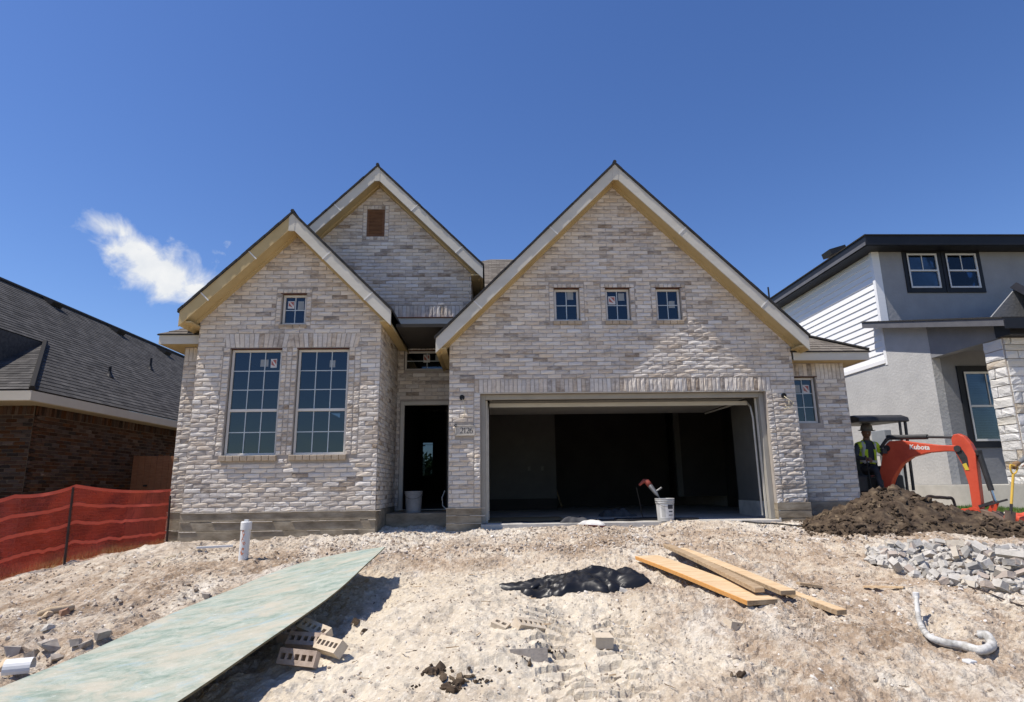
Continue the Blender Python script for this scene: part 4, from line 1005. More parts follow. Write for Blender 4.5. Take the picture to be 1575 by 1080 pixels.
for v in (.955, .73, .50, .25): ribbon(v, v+.042, 130, 1, .006).build('band', M_BAND, sf, smooth=True, fix=False)
for p, H in ((pA+Vector((.03,0,0)), .80), (pB, 1.12), (pC+Vector((-.35,-.1,0)), 1.12)):
    z = h1(p.x, p.y); MB().cyl((p.x,p.y-.02,z-.2), (p.x-.02,p.y-.03,z+H), .018, .016, 8).build('post', M_POST, sf)

# ================================================================== RIGHT NEIGHBOUR
rh = thing('stucco_house', 'two storey grey stucco and white lap siding house with black trim, right edge', 'house', (13, 17, 0))
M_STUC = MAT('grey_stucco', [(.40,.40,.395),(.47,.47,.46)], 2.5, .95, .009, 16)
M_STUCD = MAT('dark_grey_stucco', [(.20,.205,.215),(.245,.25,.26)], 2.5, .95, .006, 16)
M_SIDE = MAT('white_lap_siding', [(.76,.77,.77),(.82,.82,.82)], 3, .7, .001, 40, stretch=(1,1,8))
M_NAVY = MAT('black_trim', [(.010,.011,.015),(.016,.017,.022)], 3, .5, 0); M_GUT = MAT('grey_fascia', [(.10,.10,.11),(.13,.13,.14)], 3, .6, 0)
M_FOUND = MAT('foundation_concrete', [(.33,.325,.30),(.45,.44,.41)], 2, .9, .002, 40)
X0 = 10.0; rk = lambda Y: 3.57+.25*(Y-10.8)
MB().box(X0-.012, 17, 11.15, 26, -.3, .50).build('foundation', M_FOUND, rh, bevel=.01)
MB().prism([(13.2,.505),(26,.505),(26,3.52),(14.72,3.52),(14.72,rk(14.72)-.1),(13.2,rk(13.2)-.1)], YZ, X0, X0+.2).build('wall', M_STUC, rh)
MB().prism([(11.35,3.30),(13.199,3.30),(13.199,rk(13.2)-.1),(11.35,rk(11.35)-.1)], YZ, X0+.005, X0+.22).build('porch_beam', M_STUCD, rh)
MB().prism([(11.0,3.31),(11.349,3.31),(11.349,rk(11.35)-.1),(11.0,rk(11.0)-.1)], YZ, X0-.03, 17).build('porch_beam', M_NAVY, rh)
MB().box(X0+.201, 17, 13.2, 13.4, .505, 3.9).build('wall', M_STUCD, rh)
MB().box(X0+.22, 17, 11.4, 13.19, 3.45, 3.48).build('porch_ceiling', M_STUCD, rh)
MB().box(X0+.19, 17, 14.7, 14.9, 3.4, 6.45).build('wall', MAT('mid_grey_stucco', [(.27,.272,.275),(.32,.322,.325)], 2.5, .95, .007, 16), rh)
MB().box(X0+.03, X0+.15, 14.74, 26, 3.525, 6.45).build('wall', M_SIDE, rh)
MB().box(X0-.03, X0+.02, 14.76, 26, 3.50, 3.60).build('belly_band', M_SIDE, rh)
nb = 17
for k in range(nb):
    z = 3.605+k*.17
    if z > 6.42: break
    b = MB(); zt = min(6.44, z+.175)
    b.add([(X0+.004,14.80,z),(X0+.004,26,z),(X0+.028,26,zt),(X0+.028,14.80,zt),(X0+.03,14.80,z),(X0+.03,26,z)], [(0,1,2,3),(0,4,5,1),(0,3,4),(1,5,2)]); b.build('siding_board', M_SIDE, rh)
MB().box(X0-.012, X0+.185, 14.692, 14.79, 3.45, 6.45).build('corner_board', M_SIDE, rh)
# shed roof over the porch
sh = MB()
sh.prism([(10.80,rk(10.80)),(14.69,rk(14.69)),(14.69,rk(14.69)+.03),(10.80,rk(10.80)+.03)], YZ, X0-.32, 17); sh.prism([(14.69,rk(14.69)),(15.05,rk(15.05)),(15.05,rk(15.05)+.03),(14.69,rk(14.69)+.03)], YZ, X0-.32, X0-.014); sh.build('porch_roof', M_SHAD, rh)
MB().prism([(10.80,rk(10.80)-.15),(15.05,rk(15.05)-.15),(15.05,rk(15.05)-.002),(10.80,rk(10.80)-.002)], YZ, X0-.30, X0-.275).build('rake_board', M_GUT, rh)
MB().prism([(10.83,rk(10.83)-.10),(14.69,rk(14.69)-.10),(14.69,rk(14.69)-.07),(10.83,rk(10.83)-.07)], YZ, X0-.274, X0+.02).build('eave_soffit', M_NAVY, rh)
MB().box(X0-.30, 17, 10.77, 10.80, rk(10.8)-.2, rk(10.8)-.003).build('eave_fascia', M_NAVY, rh)
shingle_plane('roof', rh, (10.9,10.78,3.68), (17,10.78,3.68), (17,13.2,5.0), (12.3,13.2,5.0), M_SHINGLE, .14)
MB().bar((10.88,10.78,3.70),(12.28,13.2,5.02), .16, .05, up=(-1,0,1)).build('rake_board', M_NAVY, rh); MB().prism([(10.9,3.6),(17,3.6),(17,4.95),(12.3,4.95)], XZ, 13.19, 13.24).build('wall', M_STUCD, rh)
# main roof
FY, FX = 14.25, 9.60
MB().box(FX, 18, FY, FY+.03, 6.47, 6.72).build('eave_fascia', M_NAVY, rh); MB().box(FX, FX+.03, FY+.031, 26, 6.52, 6.72).build('eave_fascia', M_NAVY, rh)
MB().box(FX-.012, FX-.0005, FY+.02, 26, 6.47, 6.56).build('gutter_strip', M_GUT, rh)
MB().box(FX+.031, 18, FY+.031, 26, 6.455, 6.475).build('eave_soffit', M_NAVY, rh)
shingle_plane('roof', rh, (FX-.03,FY-.03,6.735), (18,FY-.03,6.735), (18,20,8.5), (FX+5.8,20,8.5), M_SHINGLE, .15); shingle_plane('roof', rh, (FX-.03,26,6.735), (FX-.03,FY-.03,6.735), (FX+5.8,20,8.5), (FX+5.8,20,8.5), M_SHINGLE, .15)
v = at_x(1283, 388, 10.1); MB().obox(v, (.5,.45,.16), Matrix.Rotation(-.29,3,'Y')).build('roof_vent', M_BLACK, rh); 
v = at_x(1182, 448, 10.0); MB().cyl((v.x,v.y,6.7),(v.x,v.y,v.z+.15),.03,n=8).build('vent_pipe', M_BLACK, rh)
# windows with black surrounds and blinds
def blind_material():
    m = bpy.data.materials.new('closed_blinds'); n, l = nodes_of(m); b = n['Principled BSDF']
    t = n.new('ShaderNodeTexCoord'); s = n.new('ShaderNodeSeparateXYZ'); l.new(t.outputs['Object'], s.inputs[0])
    q = n.new('ShaderNodeMath'); q.operation = 'MULTIPLY'; q.inputs[1].default_value = 1/.055; l.new(s.outputs[2], q.inputs[0])
    f = n.new('ShaderNodeMath'); f.operation = 'FRACT'; l.new(q.outputs[0], f.inputs[0])
    r = n.new('ShaderNodeValToRGB'); r.color_ramp.elements[0].position = .2; r.color_ramp.elements[0].color = (.02,.025,.03,1); r.color_ramp.elements[1].position = .5; r.color_ramp.elements[1].color = (.12,.14,.15,1)
    l.new(f.outputs[0], r.inputs[0]); l.new(r.outputs[0], b.inputs['Base Color']); return m
M_BLIND = blind_material(); M_GLASS2 = glass_material('dark_window_glass', (.45,.48,.5), .035)
def trim_window(W, y, sashes, t=.11, bottom=.10):
    x0, x1, z0, z1 = W
    f = MB(); f.box(x0-t, x0, y-.03, y+.02, z0-bottom, z1+t); f.box(x1, x1+t, y-.03, y+.02, z0-bottom, z1+t); f.box(x0, x1, y-.03, y+.02, z1, z1+t); f.box(x0, x1, y-.03, y+.02, z0-bottom, z0); f.build('window_trim', M_NAVY, rh)
    w = window(W, y-.045, sashes, fw=.05, rec=.02, mat=M_WHITE, munt=M_WHITE, lintel=False, parent=rh, bar=.022, glass=M_GLASS2)
    MB().box(x0, x1, y-.003, y-.001, z0, z1).build('blind', M_BLIND, w)
trim_window((10.90,11.72,5.45,6.40), 14.70, [(2,1,.5),(1,1,.5)], .10, .12); trim_window((11.94,12.78,5.45,6.40), 14.70, [(2,1,.5),(1,1,.5)], .10, .12); trim_window((14.35,15.2,5.0,6.1), 14.70, [(2,1,.5),(1,1,.5)])
trim_window((10.66,11.70,1.42,2.98), 13.20, [(2,1,.5),(1,1,.5)], .13, .14)
# stone column: every stone a piece of its own
M_LSTONE = brick_material('limestone_block', [(.1,(.38,.27,.14)),(.22,(.50,.42,.30)),(.4,(.55,.53,.48)),(.75,(.66,.65,.62)),(.95,(.72,.71,.69))], .5, bump=.012)
MB().box(X0+.03, X0+.50, 11.28, 11.75, .5, 3.31).build('column_core', M_MORTAR, rh); core = [o for o in rh.children if o.name.startswith('column_core')][0]
class Frame: pass
rng_s = np.random.default_rng(12); bR = np.array(base_of(rh))
def stones(o, u, n, a0, a1):
    f = Frame(); f.o, f.u, f.n = Vector(o), Vector(u), Vector(n); z = .505; Q = []
    while z < 3.27:
        hs = float(rng_s.uniform(.12,.22)); hs = min(hs, 3.30-z)
        if hs < .08: break
        cuts = [a0, a1] if rng_s.random() < .45 else [a0, a0+(a1-a0)*float(rng_s.uniform(.3,.7)), a1]
        for p, q in zip(cuts[:-1], cuts[1:]): Q.append(((p+.008,z+.008),(q-.008,z+.008),(q-.008,z+hs-.008),(p+.008,z+hs-.008)))
        z += hs
    Vv = brick_verts(f, Q, 1.7, rng_s); Vv[:,:16] += np.array(f.n)*.012
    for v in Vv:
        c0 = v[:16].mean(0); col = np.repeat(np.array([[float(rng_s.choice([.2,.45,.6,.7,.8,.85])), rng_s.random(), rng_s.random(), 1]]), 28, 0)
        o2 = link(bpy.data.objects.new('stone', mesh_from('stone', v-c0, _bf, M_LSTONE, col=col)), core); o2.location = c0-bR
stones((X0+.03,0,0), (0,1,0), (-1,0,0), 11.285, 11.74); stones((0,11.28,0), (1,0,0), (0,-1,0), X0+.035, X0+.495)
# meter box and conduit on the side wall
bx = at_x(1361, 681, X0)
mb_ = thing('meter_box', 'grey electric meter box on the stucco wall behind the excavator operator', 'meter box', (X0-.1, bx.y, bx.z-.3))
MB().box(X0-.17, X0-.001, bx.y-.30, bx.y+.24, bx.z-.32, bx.z+.30).build('box', MAT('grey_enamel',[(.20,.22,.24),(.26,.28,.30)],4,.5,0), mb_, bevel=.01); MB().lathe([(.0,.10),(.07,.09),(.085,.02),(.085,.0)], (X0-.17,bx.y-.42,bx.z-.30), 16, R=Matrix.Rotation(-math.pi/2,3,'Y')).build('meter', M_WIREW, mb_)
bx = at_x(1393, 735, X0)
tag(MB().cyl((X0-.06,bx.y,.0),(X0-.06,bx.y,1.6),.045,n=10).cyl((X0-.06,bx.y,.45),(X0-.06,bx.y,.52),.06,n=10).build('conduit_pipe', MAT('grey_conduit',[(.22,.24,.25),(.30,.32,.33)],4,.5,0)), 'grey plastic conduit pipe rising along the stucco wall behind the excavator', 'pipe')
# lawn strip in front of the right house
def lawn_h(X, Y): return hgt(X, Y)+.012
lx = np.arange(8.2, 17.0, .1); ly = np.arange(10.35, 12.9, .1); LXm, LYm = np.meshgrid(lx, ly); LZm = lawn_h(LXm, LYm); n0 = len(lx)
ii = np.arange(len(ly)-1)[:,None]*n0 + np.arange(n0-1)[None,:]
M_SOIL = MAT('lawn_soil', [(.035,.055,.015),(.06,.08,.025)], 8, .95, .01, 30)
lawn = link(bpy.data.objects.new('lawn', mesh_from('lawn', np.c_[LXm.ravel(), LYm.ravel(), LZm.ravel()], np.stack([ii,ii+1,ii+1+n0,ii+n0],-1).reshape(-1,4).tolist(), M_SOIL, smooth=True))); lawn['kind'] = 'structure'
N = 26000; bxx = RNG.uniform(8.2, 14.0, N); byy = RNG.uniform(10.4, 12.9, N)
keep = (byy > 10.55+.25*np.sin(bxx*3)) & ((bxx < 9.98) | (byy < 11.14)); bxx, byy = bxx[keep], byy[keep]; N = len(bxx); bz = lawn_h(bxx, byy)-.01
an = RNG.uniform(0, 6.28, N); hh = RNG.uniform(.04,.10,N); wd = RNG.uniform(.004,.008,N); ln = RNG.uniform(-.03,.03,(N,2))
P0 = np.c_[bxx-np.cos(an)*wd, byy-np.sin(an)*wd, bz]; P1 = np.c_[bxx+np.cos(an)*wd, byy+np.sin(an)*wd, bz]; P2_ = np.c_[bxx+ln[:,0], byy+ln[:,1], bz+hh]
gr = link(bpy.data.objects.new('grass', mesh_from('grass', np.stack([P0,P1,P2_],1).reshape(-1,3), (np.arange(N)[:,None]*3+np.arange(3)).tolist(), MAT('grass_blade',[(.035,.085,.012),(.075,.15,.025),(.15,.19,.05)],3,.7,0)))); gr['kind'] = 'stuff'; gr['label'] = 'short green lawn grass in front of the stucco house'
# dry turf behind the red fence
N = 30000; bxx = RNG.uniform(-9.5, -5.3, N); byy = RNG.uniform(9.0, 13.5, N)
keep = (byy - .36*(bxx+6.9) > 10.1) & (bxx < -5.45); bxx, byy = bxx[keep], byy[keep]; N = len(bxx); bz = hgt(bxx, byy)-.01
an = RNG.uniform(0, 6.28, N); hh = RNG.uniform(.04,.13,N); wd = RNG.uniform(.004,.009,N); ln = RNG.uniform(-.05,.05,(N,2))
P0 = np.c_[bxx-np.cos(an)*wd, byy-np.sin(an)*wd, bz]; P1 = np.c_[bxx+np.cos(an)*wd, byy+np.sin(an)*wd, bz]; P2_ = np.c_[bxx+ln[:,0], byy+ln[:,1], bz+hh]
gr = link(bpy.data.objects.new('dry_grass', mesh_from('dry_grass', np.stack([P0,P1,P2_],1).reshape(-1,3), (np.arange(N)[:,None]*3+np.arange(3)).tolist(), MAT('dry_grass_blade',[(.12,.11,.03),(.26,.20,.08),(.36,.29,.14)],2,.8,0)))); gr['kind'] = 'stuff'; gr['label'] = 'patchy dry yellow grass behind the red fence'
# trees and a utility pole far behind, seen through the back door
M_LEAF = MAT('tree_leaves', [(.02,.045,.012),(.045,.085,.022),(.08,.12,.035)], 1.5, .8, 0); M_BARK = MAT('bark', [(.06,.045,.03),(.10,.075,.05)], 6, .9, .01, 20)
def far_tree(x, y, h, r, lab, seed):
    g = np.random.default_rng(seed); t = thing('tree', lab, 'tree', (x,y,-.4), 'trees beyond the back door')
    tr = MB(); tr.tube([(x,y,-.6),(x+.1,y,h*.35),(x-.1,y,h*.6)],[.18,.13,.07],8)
    for k in range(5):
        a = k*1.3; tr.tube([(x,y,h*.3+k*.15),(x+math.cos(a)*r*.5,y+math.sin(a)*r*.5,h*.55+k*.1)],[.07,.03],6)
    tr.build('trunk', M_BARK, t)
    n = 2600; cl = g.normal(0,.42,(14,3)); idx = g.integers(0,14,n); p = cl[idx]+g.normal(0,.20,(n,3)); p = p*np.array([r,r,h*.36])+np.array([x,y,h*.62])
    p[:,2] = np.maximum(p[:,2], .1); a = g.normal(0,1,(n,3,3))*.16
    v = (p[:,None,:]+a).reshape(-1,3)-np.array([x,y,-.4])
    link(bpy.data.objects.new('crown', mesh_from('crown', v, (np.arange(n)[:,None]*3+np.arange(3)).tolist(), M_LEAF)), t)
for k, (x, h, r, lab) in enumerate(((-8.2,3.6,2.0,'leftmost low bushy tree far behind the house'),(-6.3,3.1,1.9,'middle low bushy tree far behind the house'),(-4.6,3.8,2.1,'rightmost low bushy tree far behind the house'))): far_tree(x, 60+k*1.5, h, r, lab, 30+k)
up = thing('utility_pole', 'thin utility pole far behind the house, seen through the back door', 'pole', (-8.9, 78, -.4))
MB().cyl((-8.9,78,-.6),(-8.9,78,6.4),.14,.10,8).build('pole', M_BARK, up); MB().box(-9.7,-8.1,77.9,78.0,5.7,5.85).build('crossarm', M_BARK, up); MB().tube([(-40,78,5.5),(-9,78,5.9),(20,78,5.4)],.025,4).build('wire', M_BLACK, up)
# ================================================================== THINGS ON THE LOT
def smooth_path(pts, n=6):
    pts = [Vector(p) for p in pts]; out = []
    for i in range(len(pts)-1):
        p0, p1, p2, p3 = pts[max(i-1,0)], pts[i], pts[i+1], pts[min(i+2,len(pts)-1)]
        for k in range(n):
            t = k/n; out.append(.5*((2*p1)+(p2-p0)*t+(2*p0-5*p1+4*p2-p3)*t*t+(-p0+3*p1-3*p2+p3)*t**3))
    return out+[pts[-1]]
def settle(o, sink=0.0):
    """rest a free object on the ground below it (lowest corner)"""
    bpy.context.view_layer.update()
# --- green sheathing board bridging the hollow
def edge(pts, n): 
    q = smooth_path(pts, 8); L = [0]
    for a, b in zip(q[:-1], q[1:]): L.append(L[-1]+(b-a).length)
    out = []
    for t in np.linspace(0, L[-1], n):
        k = max(0, min(len(q)-2, int(np.searchsorted(L, t))-1)); f = (t-L[k])/max(1e-6, L[k+1]-L[k]); out.append(q[k].lerp(q[k+1], f))
    return out
EL = edge([(-2.20,7.33,-.225),(-2.42,6.0,-.295),(-2.53,4.84,-.36),(-2.62,4.3,-.405),(-2.72,3.75,-.45),(-2.86,2.9,-.53),(-2.98,2.2,-.60)], 60)
ER = edge([(-1.12,6.85,.0),(-1.13,5.55,-.095),(-1.22,4.5,-.20),(-1.37,3.77,-.30),(-1.50,3.25,-.375),(-1.68,2.4,-.47),(-1.82,1.75,-.55)], 60)
M_GREEN = bpy.data.materials.new('green_faced_board'); n, l = nodes_of(M_GREEN); b = n['Principled BSDF']
t = n.new('ShaderNodeTexCoord'); mp = n.new('ShaderNodeMapping'); l.new(t.outputs['Object'], mp.inputs[0]); mp.inputs['Rotation'].default_value = (0,0,.55); mp.inputs['Scale'].default_value = (1.5,2.4,1)
def _n(sc, de, di, ro=.6):
    q = n.new('ShaderNodeTexNoise'); l.new(mp.outputs[0], q.inputs['Vector']); q.inputs['Scale'].default_value = sc; q.inputs['Detail'].default_value = de; q.inputs['Distortion'].default_value = di; q.inputs['Roughness'].default_value = ro; return q.outputs['Fac']
def _r(f, st):
    r = n.new('ShaderNodeValToRGB'); e = r.color_ramp.elements; e[0].position, e[0].color = st[0][0], (*st[0][1],1); e[1].position, e[1].color = st[-1][0], (*st[-1][1],1)
    for p, c in st[1:-1]: x = e.new(p); x.color = (*c,1)
    l.new(f, r.inputs[0]); return r.outputs[0]
base_c = _r(_n(3.4,12,.6,.78), [(.32,(.14,.185,.152)),(.43,(.21,.265,.218)),(.52,(.295,.338,.285)),(.61,(.375,.40,.343)),(.70,(.46,.47,.415))])
sand_c = _r(_n(1.3,9,.5,.7), [(.46,(0,0,0)),(.62,(.75,.75,.75)),(.8,(.9,.9,.9))]); blue = _r(_n(1.9,8,1.2,.65), [(.56,(0,0,0)),(.68,(.7,.7,.7))])
def _mx(f, a, c, k=None):
    q = n.new('ShaderNodeMix'); q.data_type = 'RGBA'; l.new(f, q.inputs[0])
    for key, s in ((6,a),(7,c)):
        if isinstance(s, tuple): q.inputs[key].default_value = (*s,1)
        else: l.new(s, q.inputs[key])
    return q.outputs[2]
cc = _mx(sand_c, base_c, (.42,.38,.30)); cc = _mx(blue, cc, (.27,.36,.38)); 
sc_ = _r(_n(14,6,.3,.7), [(.60,(0,0,0)),(.70,(.7,.7,.7))]); cc = _mx(sc_, cc, (.52,.53,.48))
l.new(cc, b.inputs['Base Color']); b.inputs['Roughness'].default_value = .85
bp = n.new('ShaderNodeBump'); bp.inputs['Distance'].default_value = .004; l.new(_n(22,6,0), bp.inputs['Height']); l.new(bp.outputs[0], b.inputs['Normal'])
M_PLYEDGE = MAT('board_edge', [(.10,.085,.05),(.20,.17,.10)], 20, .9, 0)
NB, NW = 60, 14; top = []; bot = []
for i in range(NB):
    for j in range(NW):
        f = j/(NW-1); p = EL[i].lerp(ER[i], f); s = i/(NB-1)
        p = p + Vector((0,0,.012*math.sin(f*math.pi)*(1-s) + .006*math.sin(s*19+f*4) - .03*math.sin(f*math.pi)*s))
        top.append(p); bot.append(p-Vector((0,0,.013)))
gb = MB(); K = NB*NW
fs = [(i*NW+j, i*NW+j+1, (i+1)*NW+j+1, (i+1)*NW+j) for i in range(NB-1) for j in range(NW-1)]
rim = [j for j in range(NW)] + [i*NW+NW-1 for i in range(1,NB)] + [(NB-1)*NW+j for j in range(NW-2,-1,-1)] + [i*NW for i in range(NB-2,0,-1)]
gb.add(top+bot, fs+[tuple(K+q for q in reversed(f)) for f in fs]); gb.mi = [0]*len(gb.f)
for a, c in zip(rim, rim[1:]+rim[:1]): gb.f.append([a, c, K+c, K+a]); gb.mi.append(1)
tag(gb.build('sheathing_board', [M_GREEN, M_PLYEDGE]), 'long pale green sheathing board laid over a hollow in the sand', 'board')
# --- PVC cleanout pipe with orange marks
M_PVC = MAT('white_pvc', [(.60,.60,.59),(.70,.70,.69)], 6, .45, .0005, 40); M_ORANGE = MAT('orange_spray_paint', [(.52,.19,.11),(.60,.25,.15)], 20, .7, 0)
p = gp(374, 858); pp = thing('drain_pipe', 'upright white plastic drain pipe with orange paint marks near the left wing', 'pipe', p)
q = MB(); q.cyl(p-Vector((0,0,.15)), p+Vector((.008,0,.42)), .058, n=24); q.build('pipe', M_PVC, pp, smooth=False)
q = MB(); c = p+Vector((.008,0,.42)); q.lathe([(.064,-.09),(.066,-.085),(.066,.0),(.058,.012),(.03,.013)], c, 24); q.box(c.x-.022,c.x+.022,c.y-.022,c.y+.022,c.z+.01,c.z+.035); q.build('cap', M_PVC, pp)
def wrap(pts, w, r=.0595):
    q = MB(); vs = []
    for a, z in pts:
        for s in (-1,1): aa = a+s*w[0]; vs.append((p.x+.004+r*math.sin(aa), p.y-r*math.cos(aa), p.z+z+s*w[1]))
    q.add(vs, [(2*i,2*i+1,2*i+3,2*i+2) for i in range(len(pts)-1)]); return q
wrap([(-.2,.33),(.1,.27),(-.25,.22),(.15,.18),(.4,.16)], (.16,.012)).build('paint_mark', M_ORANGE, pp, fix=False); wrap([(.3,.10),(-.1,.115),(-.3,.08),(-.05,.045),(.3,.055)], (.1,.012)).build('paint_mark', M_ORANGE, pp, fix=False)
# --- strip of trim lying beside it
a, b_ = gp(302,846,.03), gp(358,843,.03)
tag(MB().bar(a, b_, .05, .03).build('trim_strip', M_PVC, bevel=.003), 'short white trim strip on the dirt left of the upright pipe', 'strip')
# --- cored bricks
def cored_mesh(Lb=.245, Wb=.092, Hb=.066, nh=5):
    xs = [-Lb/2]; gap = .016; hw = (Lb-gap*(nh+1))/nh
    for k in range(nh): xs += [-Lb/2+gap+k*(hw+gap), -Lb/2+gap+k*(hw+gap)+hw]
    xs.append(Lb/2); ys = [-Wb/2, -.017, .017, Wb/2]; vs, idx, fs = [], {}, []
    def V_(i, j, k):
        if (i,j,k) not in idx: idx[(i,j,k)] = len(vs); vs.append((xs[i], ys[j], (0,Hb)[k]))
        return idx[(i,j,k)]
    hole = lambda i, j: j == 1 and i % 2 == 1
    for i in range(len(xs)-1):
        for j in range(3):
            if hole(i,j):
                for (a,b2),(c,d) in (((i,j),(i+1,j)),((i+1,j),(i+1,j+1)),((i+1,j+1),(i,j+1)),((i,j+1),(i,j))): fs.append((V_(a,b2,0),V_(a,b2,1),V_(c,d,1),V_(c,d,0)))
                continue
            fs.append((V_(i,j,1),V_(i+1,j,1),V_(i+1,j+1,1),V_(i,j+1,1))); fs.append((V_(i,j,0),V_(i,j+1,0),V_(i+1,j+1,0),V_(i+1,j,0)))
            if j == 0: fs.append((V_(i,0,0),V_(i+1,0,0),V_(i+1,0,1),V_(i,0,1)))
            if j == 2: fs.append((V_(i+1,3,0),V_(i,3,0),V_(i,3,1),V_(i+1,3,1)))
            if i == 0: fs.append((V_(0,j+1,0),V_(0,j,0),V_(0,j,1),V_(0,j+1,1)))
            if i == len(xs)-2: fs.append((V_(i+1,j,0),V_(i+1,j+1,0),V_(i+1,j+1,1),V_(i+1,j,1)))
    return vs, fs
M_LOOSE = MAT('loose_brick', [(.27,.205,.16),(.38,.30,.24),(.48,.40,.33)], 7, .95, .004, 45); M_LOOSEP = MAT('pale_loose_brick', [(.46,.38,.28),(.60,.52,.41)], 7, .95, .004, 45)
cv, cf = cored_mesh(); hv, hf = cored_mesh(.115, .092, .066, 2)
CM = {k: mesh_from('cored_brick', v, f, m) for k, v, f, m in (('d',cv,cf,M_LOOSE),('p',cv,cf,M_LOOSEP),('h',hv,hf,M_LOOSEP))}
_b = MB().box(-.12,.12,-.046,.046,0,.066); CM['s'] = mesh_from('solid_brick', _b.v, _b.f, MAT('grey_buried_brick',[(.24,.21,.185),(.36,.325,.29)],8,.95,.004,45)); _b = MB().box(-.06,.06,-.05,.05,0,.072); CM['b'] = mesh_from('half_brick', _b.v, _b.f, M_LOOSEP)
def brick_at(px, py, rot, key, lab, lift=0.0, name='loose_brick', pos=None):
    o = link(bpy.data.objects.new(name, CM[key])); p = pos or gp(px, py); R = Euler(rot).to_matrix()
    low = min((R @ v.co).z for v in CM[key].vertices)
    o.location = (p.x, p.y, p.z-low+lift); o.rotation_euler = rot
    return tag(o, lab, 'brick', 'loose cored bricks on the sand')
brick_at(462,1030,(1.15,0.06,-.20),'d','cored brick lying nearest the camera beside the green board, holes facing out')
brick_at(472,1012,(.75,.05,-.12),'d','cored brick leaning on the nearest one beside the green board', .045)
brick_at(512,1010,(.8,.0,-.75),'p','cored brick tilted to the right of the pile beside the green board', .0)
brick_at(484,998,(.5,.2,-.5),'p','cored brick half hidden at the back of the pile by the green board', .03)
brick_at(452,992,(.4,.1,.25),'d','cored brick in the shadow under the edge of the green board', .01)
brick_at(812,1008,(1.35,.0,.05),'s','grey brick half buried in the sand right of the centre', -.052)
brick_at(927,998,(.12,.05,.08),'b','broken pale half brick lying alone on the sand', -.008)
brick_at(811,963,(.5,.25,.6),'p','small cored brick half buried in sand beyond the grey brick', -.085)
brick_at(768,963,(.2,.3,-.4),'h','brick corner poking out of the sand left of the cored brick', -.06)
brick_at(1127,962,(.1,.2,.3),'h','small white brick chip left of the tyre tracks, below the planks', -.05)
# --- planks
M_PINE = MAT('fresh_pine', [(.46,.30,.16),(.58,.42,.25),(.66,.52,.34)], 3, .75, .001, 60, stretch=(2,14,14)); M_PINEO = MAT('orange_pine_face', [(.50,.23,.06),(.62,.33,.11)], 3, .75, .001, 60, stretch=(2,14,14)); M_PINED = MAT('weathered_pine', [(.24,.16,.09),(.36,.26,.16),(.46,.36,.24)], 3, .8, .001, 60, stretch=(2,14,14))
def plank(pa, pb, w, th, lab, mats, za=0.0, zb=0.0, roll=0.0):
    pa, pb = gp(*pa), gp(*pb); pa.z += za+th/2; pb.z += zb+th/2
    d = (pb-pa); L = d.length; x = d/L; z = Vector((0,0,1)); z = (z-x*z.dot(x)).normalized(); y = z.cross(x); c = (pa+pb)/2
    m = MB(); xs = np.linspace(-L/2, L/2, 9); vs = []; fs = []
    R = Matrix((x,y,z)).transposed() @ Matrix.Rotation(roll,3,'X')
    for k, q in enumerate(xs):
        bow = .006*math.sin(k*.5)
        for a, b2 in ((-w/2,-th/2),(w/2,-th/2),(w/2,th/2),(-w/2,th/2)): vs.append(c + R @ Vector((q, a, b2+bow)))
    mi = []
    for k in range(8):
        for j in range(4): fs.append((k*4+j, k*4+(j+1)%4, (k+1)*4+(j+1)%4, (k+1)*4+j)); mi.append((0,1,0,1)[j])
    fs += [(3,2,1,0),(32,33,34,35)]; mi += [2,2]
    m.add(vs, fs); m.mi = mi
    return tag(m.build('wooden_plank', mats, bevel=.003, bseg=1), lab, 'plank', 'wooden planks lying on the dirt')
plank((995,864),(1174,936), .27, .038, 'wide pine plank with a bright orange edge, nearest of the plank pile', [M_PINE,M_PINEO,M_PINED], .02, .025)
plank((1027,852),(1170,926), .085, .038, 'narrow plank lying across the wide plank', [M_PINED,M_PINED,M_PINE], .065, .072)
plank((1046,853),(1214,927), .13, .038, 'plank with a grey sawn end behind the wide plank', [M_PINE,M_PINED,M_PINED], .03, .05)
plank((1075,868),(1296,950), .089, .038, 'longest narrow stud, reaching farthest right on the dirt', [M_PINE,M_PINED,M_PINED], .012, .012)
a, b_ = gp(1329,906,.012), gp(1391,908,.012); tag(MB().bar(a, b_, .035, .014).build('wooden_stake', M_PINE), 'thin pale wooden stake on the dirt right of the planks', 'stake')
a, b_ = gp(1228,900,.01), gp(1262,905,.01); tag(MB().bar(a, b_, .07, .02).build('wood_scrap', M_PINED), 'small flat wood scrap behind the longest stud', 'scrap')
# --- bent white pipe
pts = [(1414,950,.15),(1416,969,.06),(1428,987,.03),(1451,996,.03),(1483,1005,.03),(1509,1010,.03),(1527,1003,.035),(1521,994,.05),(1508,995,.055)]
path = smooth_path([gp(x,y,0)+Vector((0,0,z)) for x,y,z in pts], 8)
q = MB(); k = len(path); q.tube(path, [.014+.013*min(1, i/(k*.5)) + (.002 if i % 2 else 0) for i in range(k)], 12)
dp = thing('bent_pipe', 'bent white plastic pipe curled on the dirt at the lower right', 'pipe', path[k//2]-Vector((0,0,.03)))
q.build('pipe', M_PVC2 if 'M_PVC2' in globals() else MAT('dusty_white_pvc',[(.20,.19,.17),(.48,.47,.44),(.60,.59,.57)],16,.7,.004,40), dp, smooth=True); MB().tube([path[0]+Vector((0,0,-.01)), path[0]+Vector((0,0,.025))], .022, 12).build('collar', M_PVC, dp)
a = gp(1492,1022,.01); tag(MB().obox(a,(.07,.05,.02),Euler((.1,.1,.4)).to_matrix()).build('chalk_chip', M_PVC, bevel=.006), 'small white chip in front of the bent pipe', 'chip')
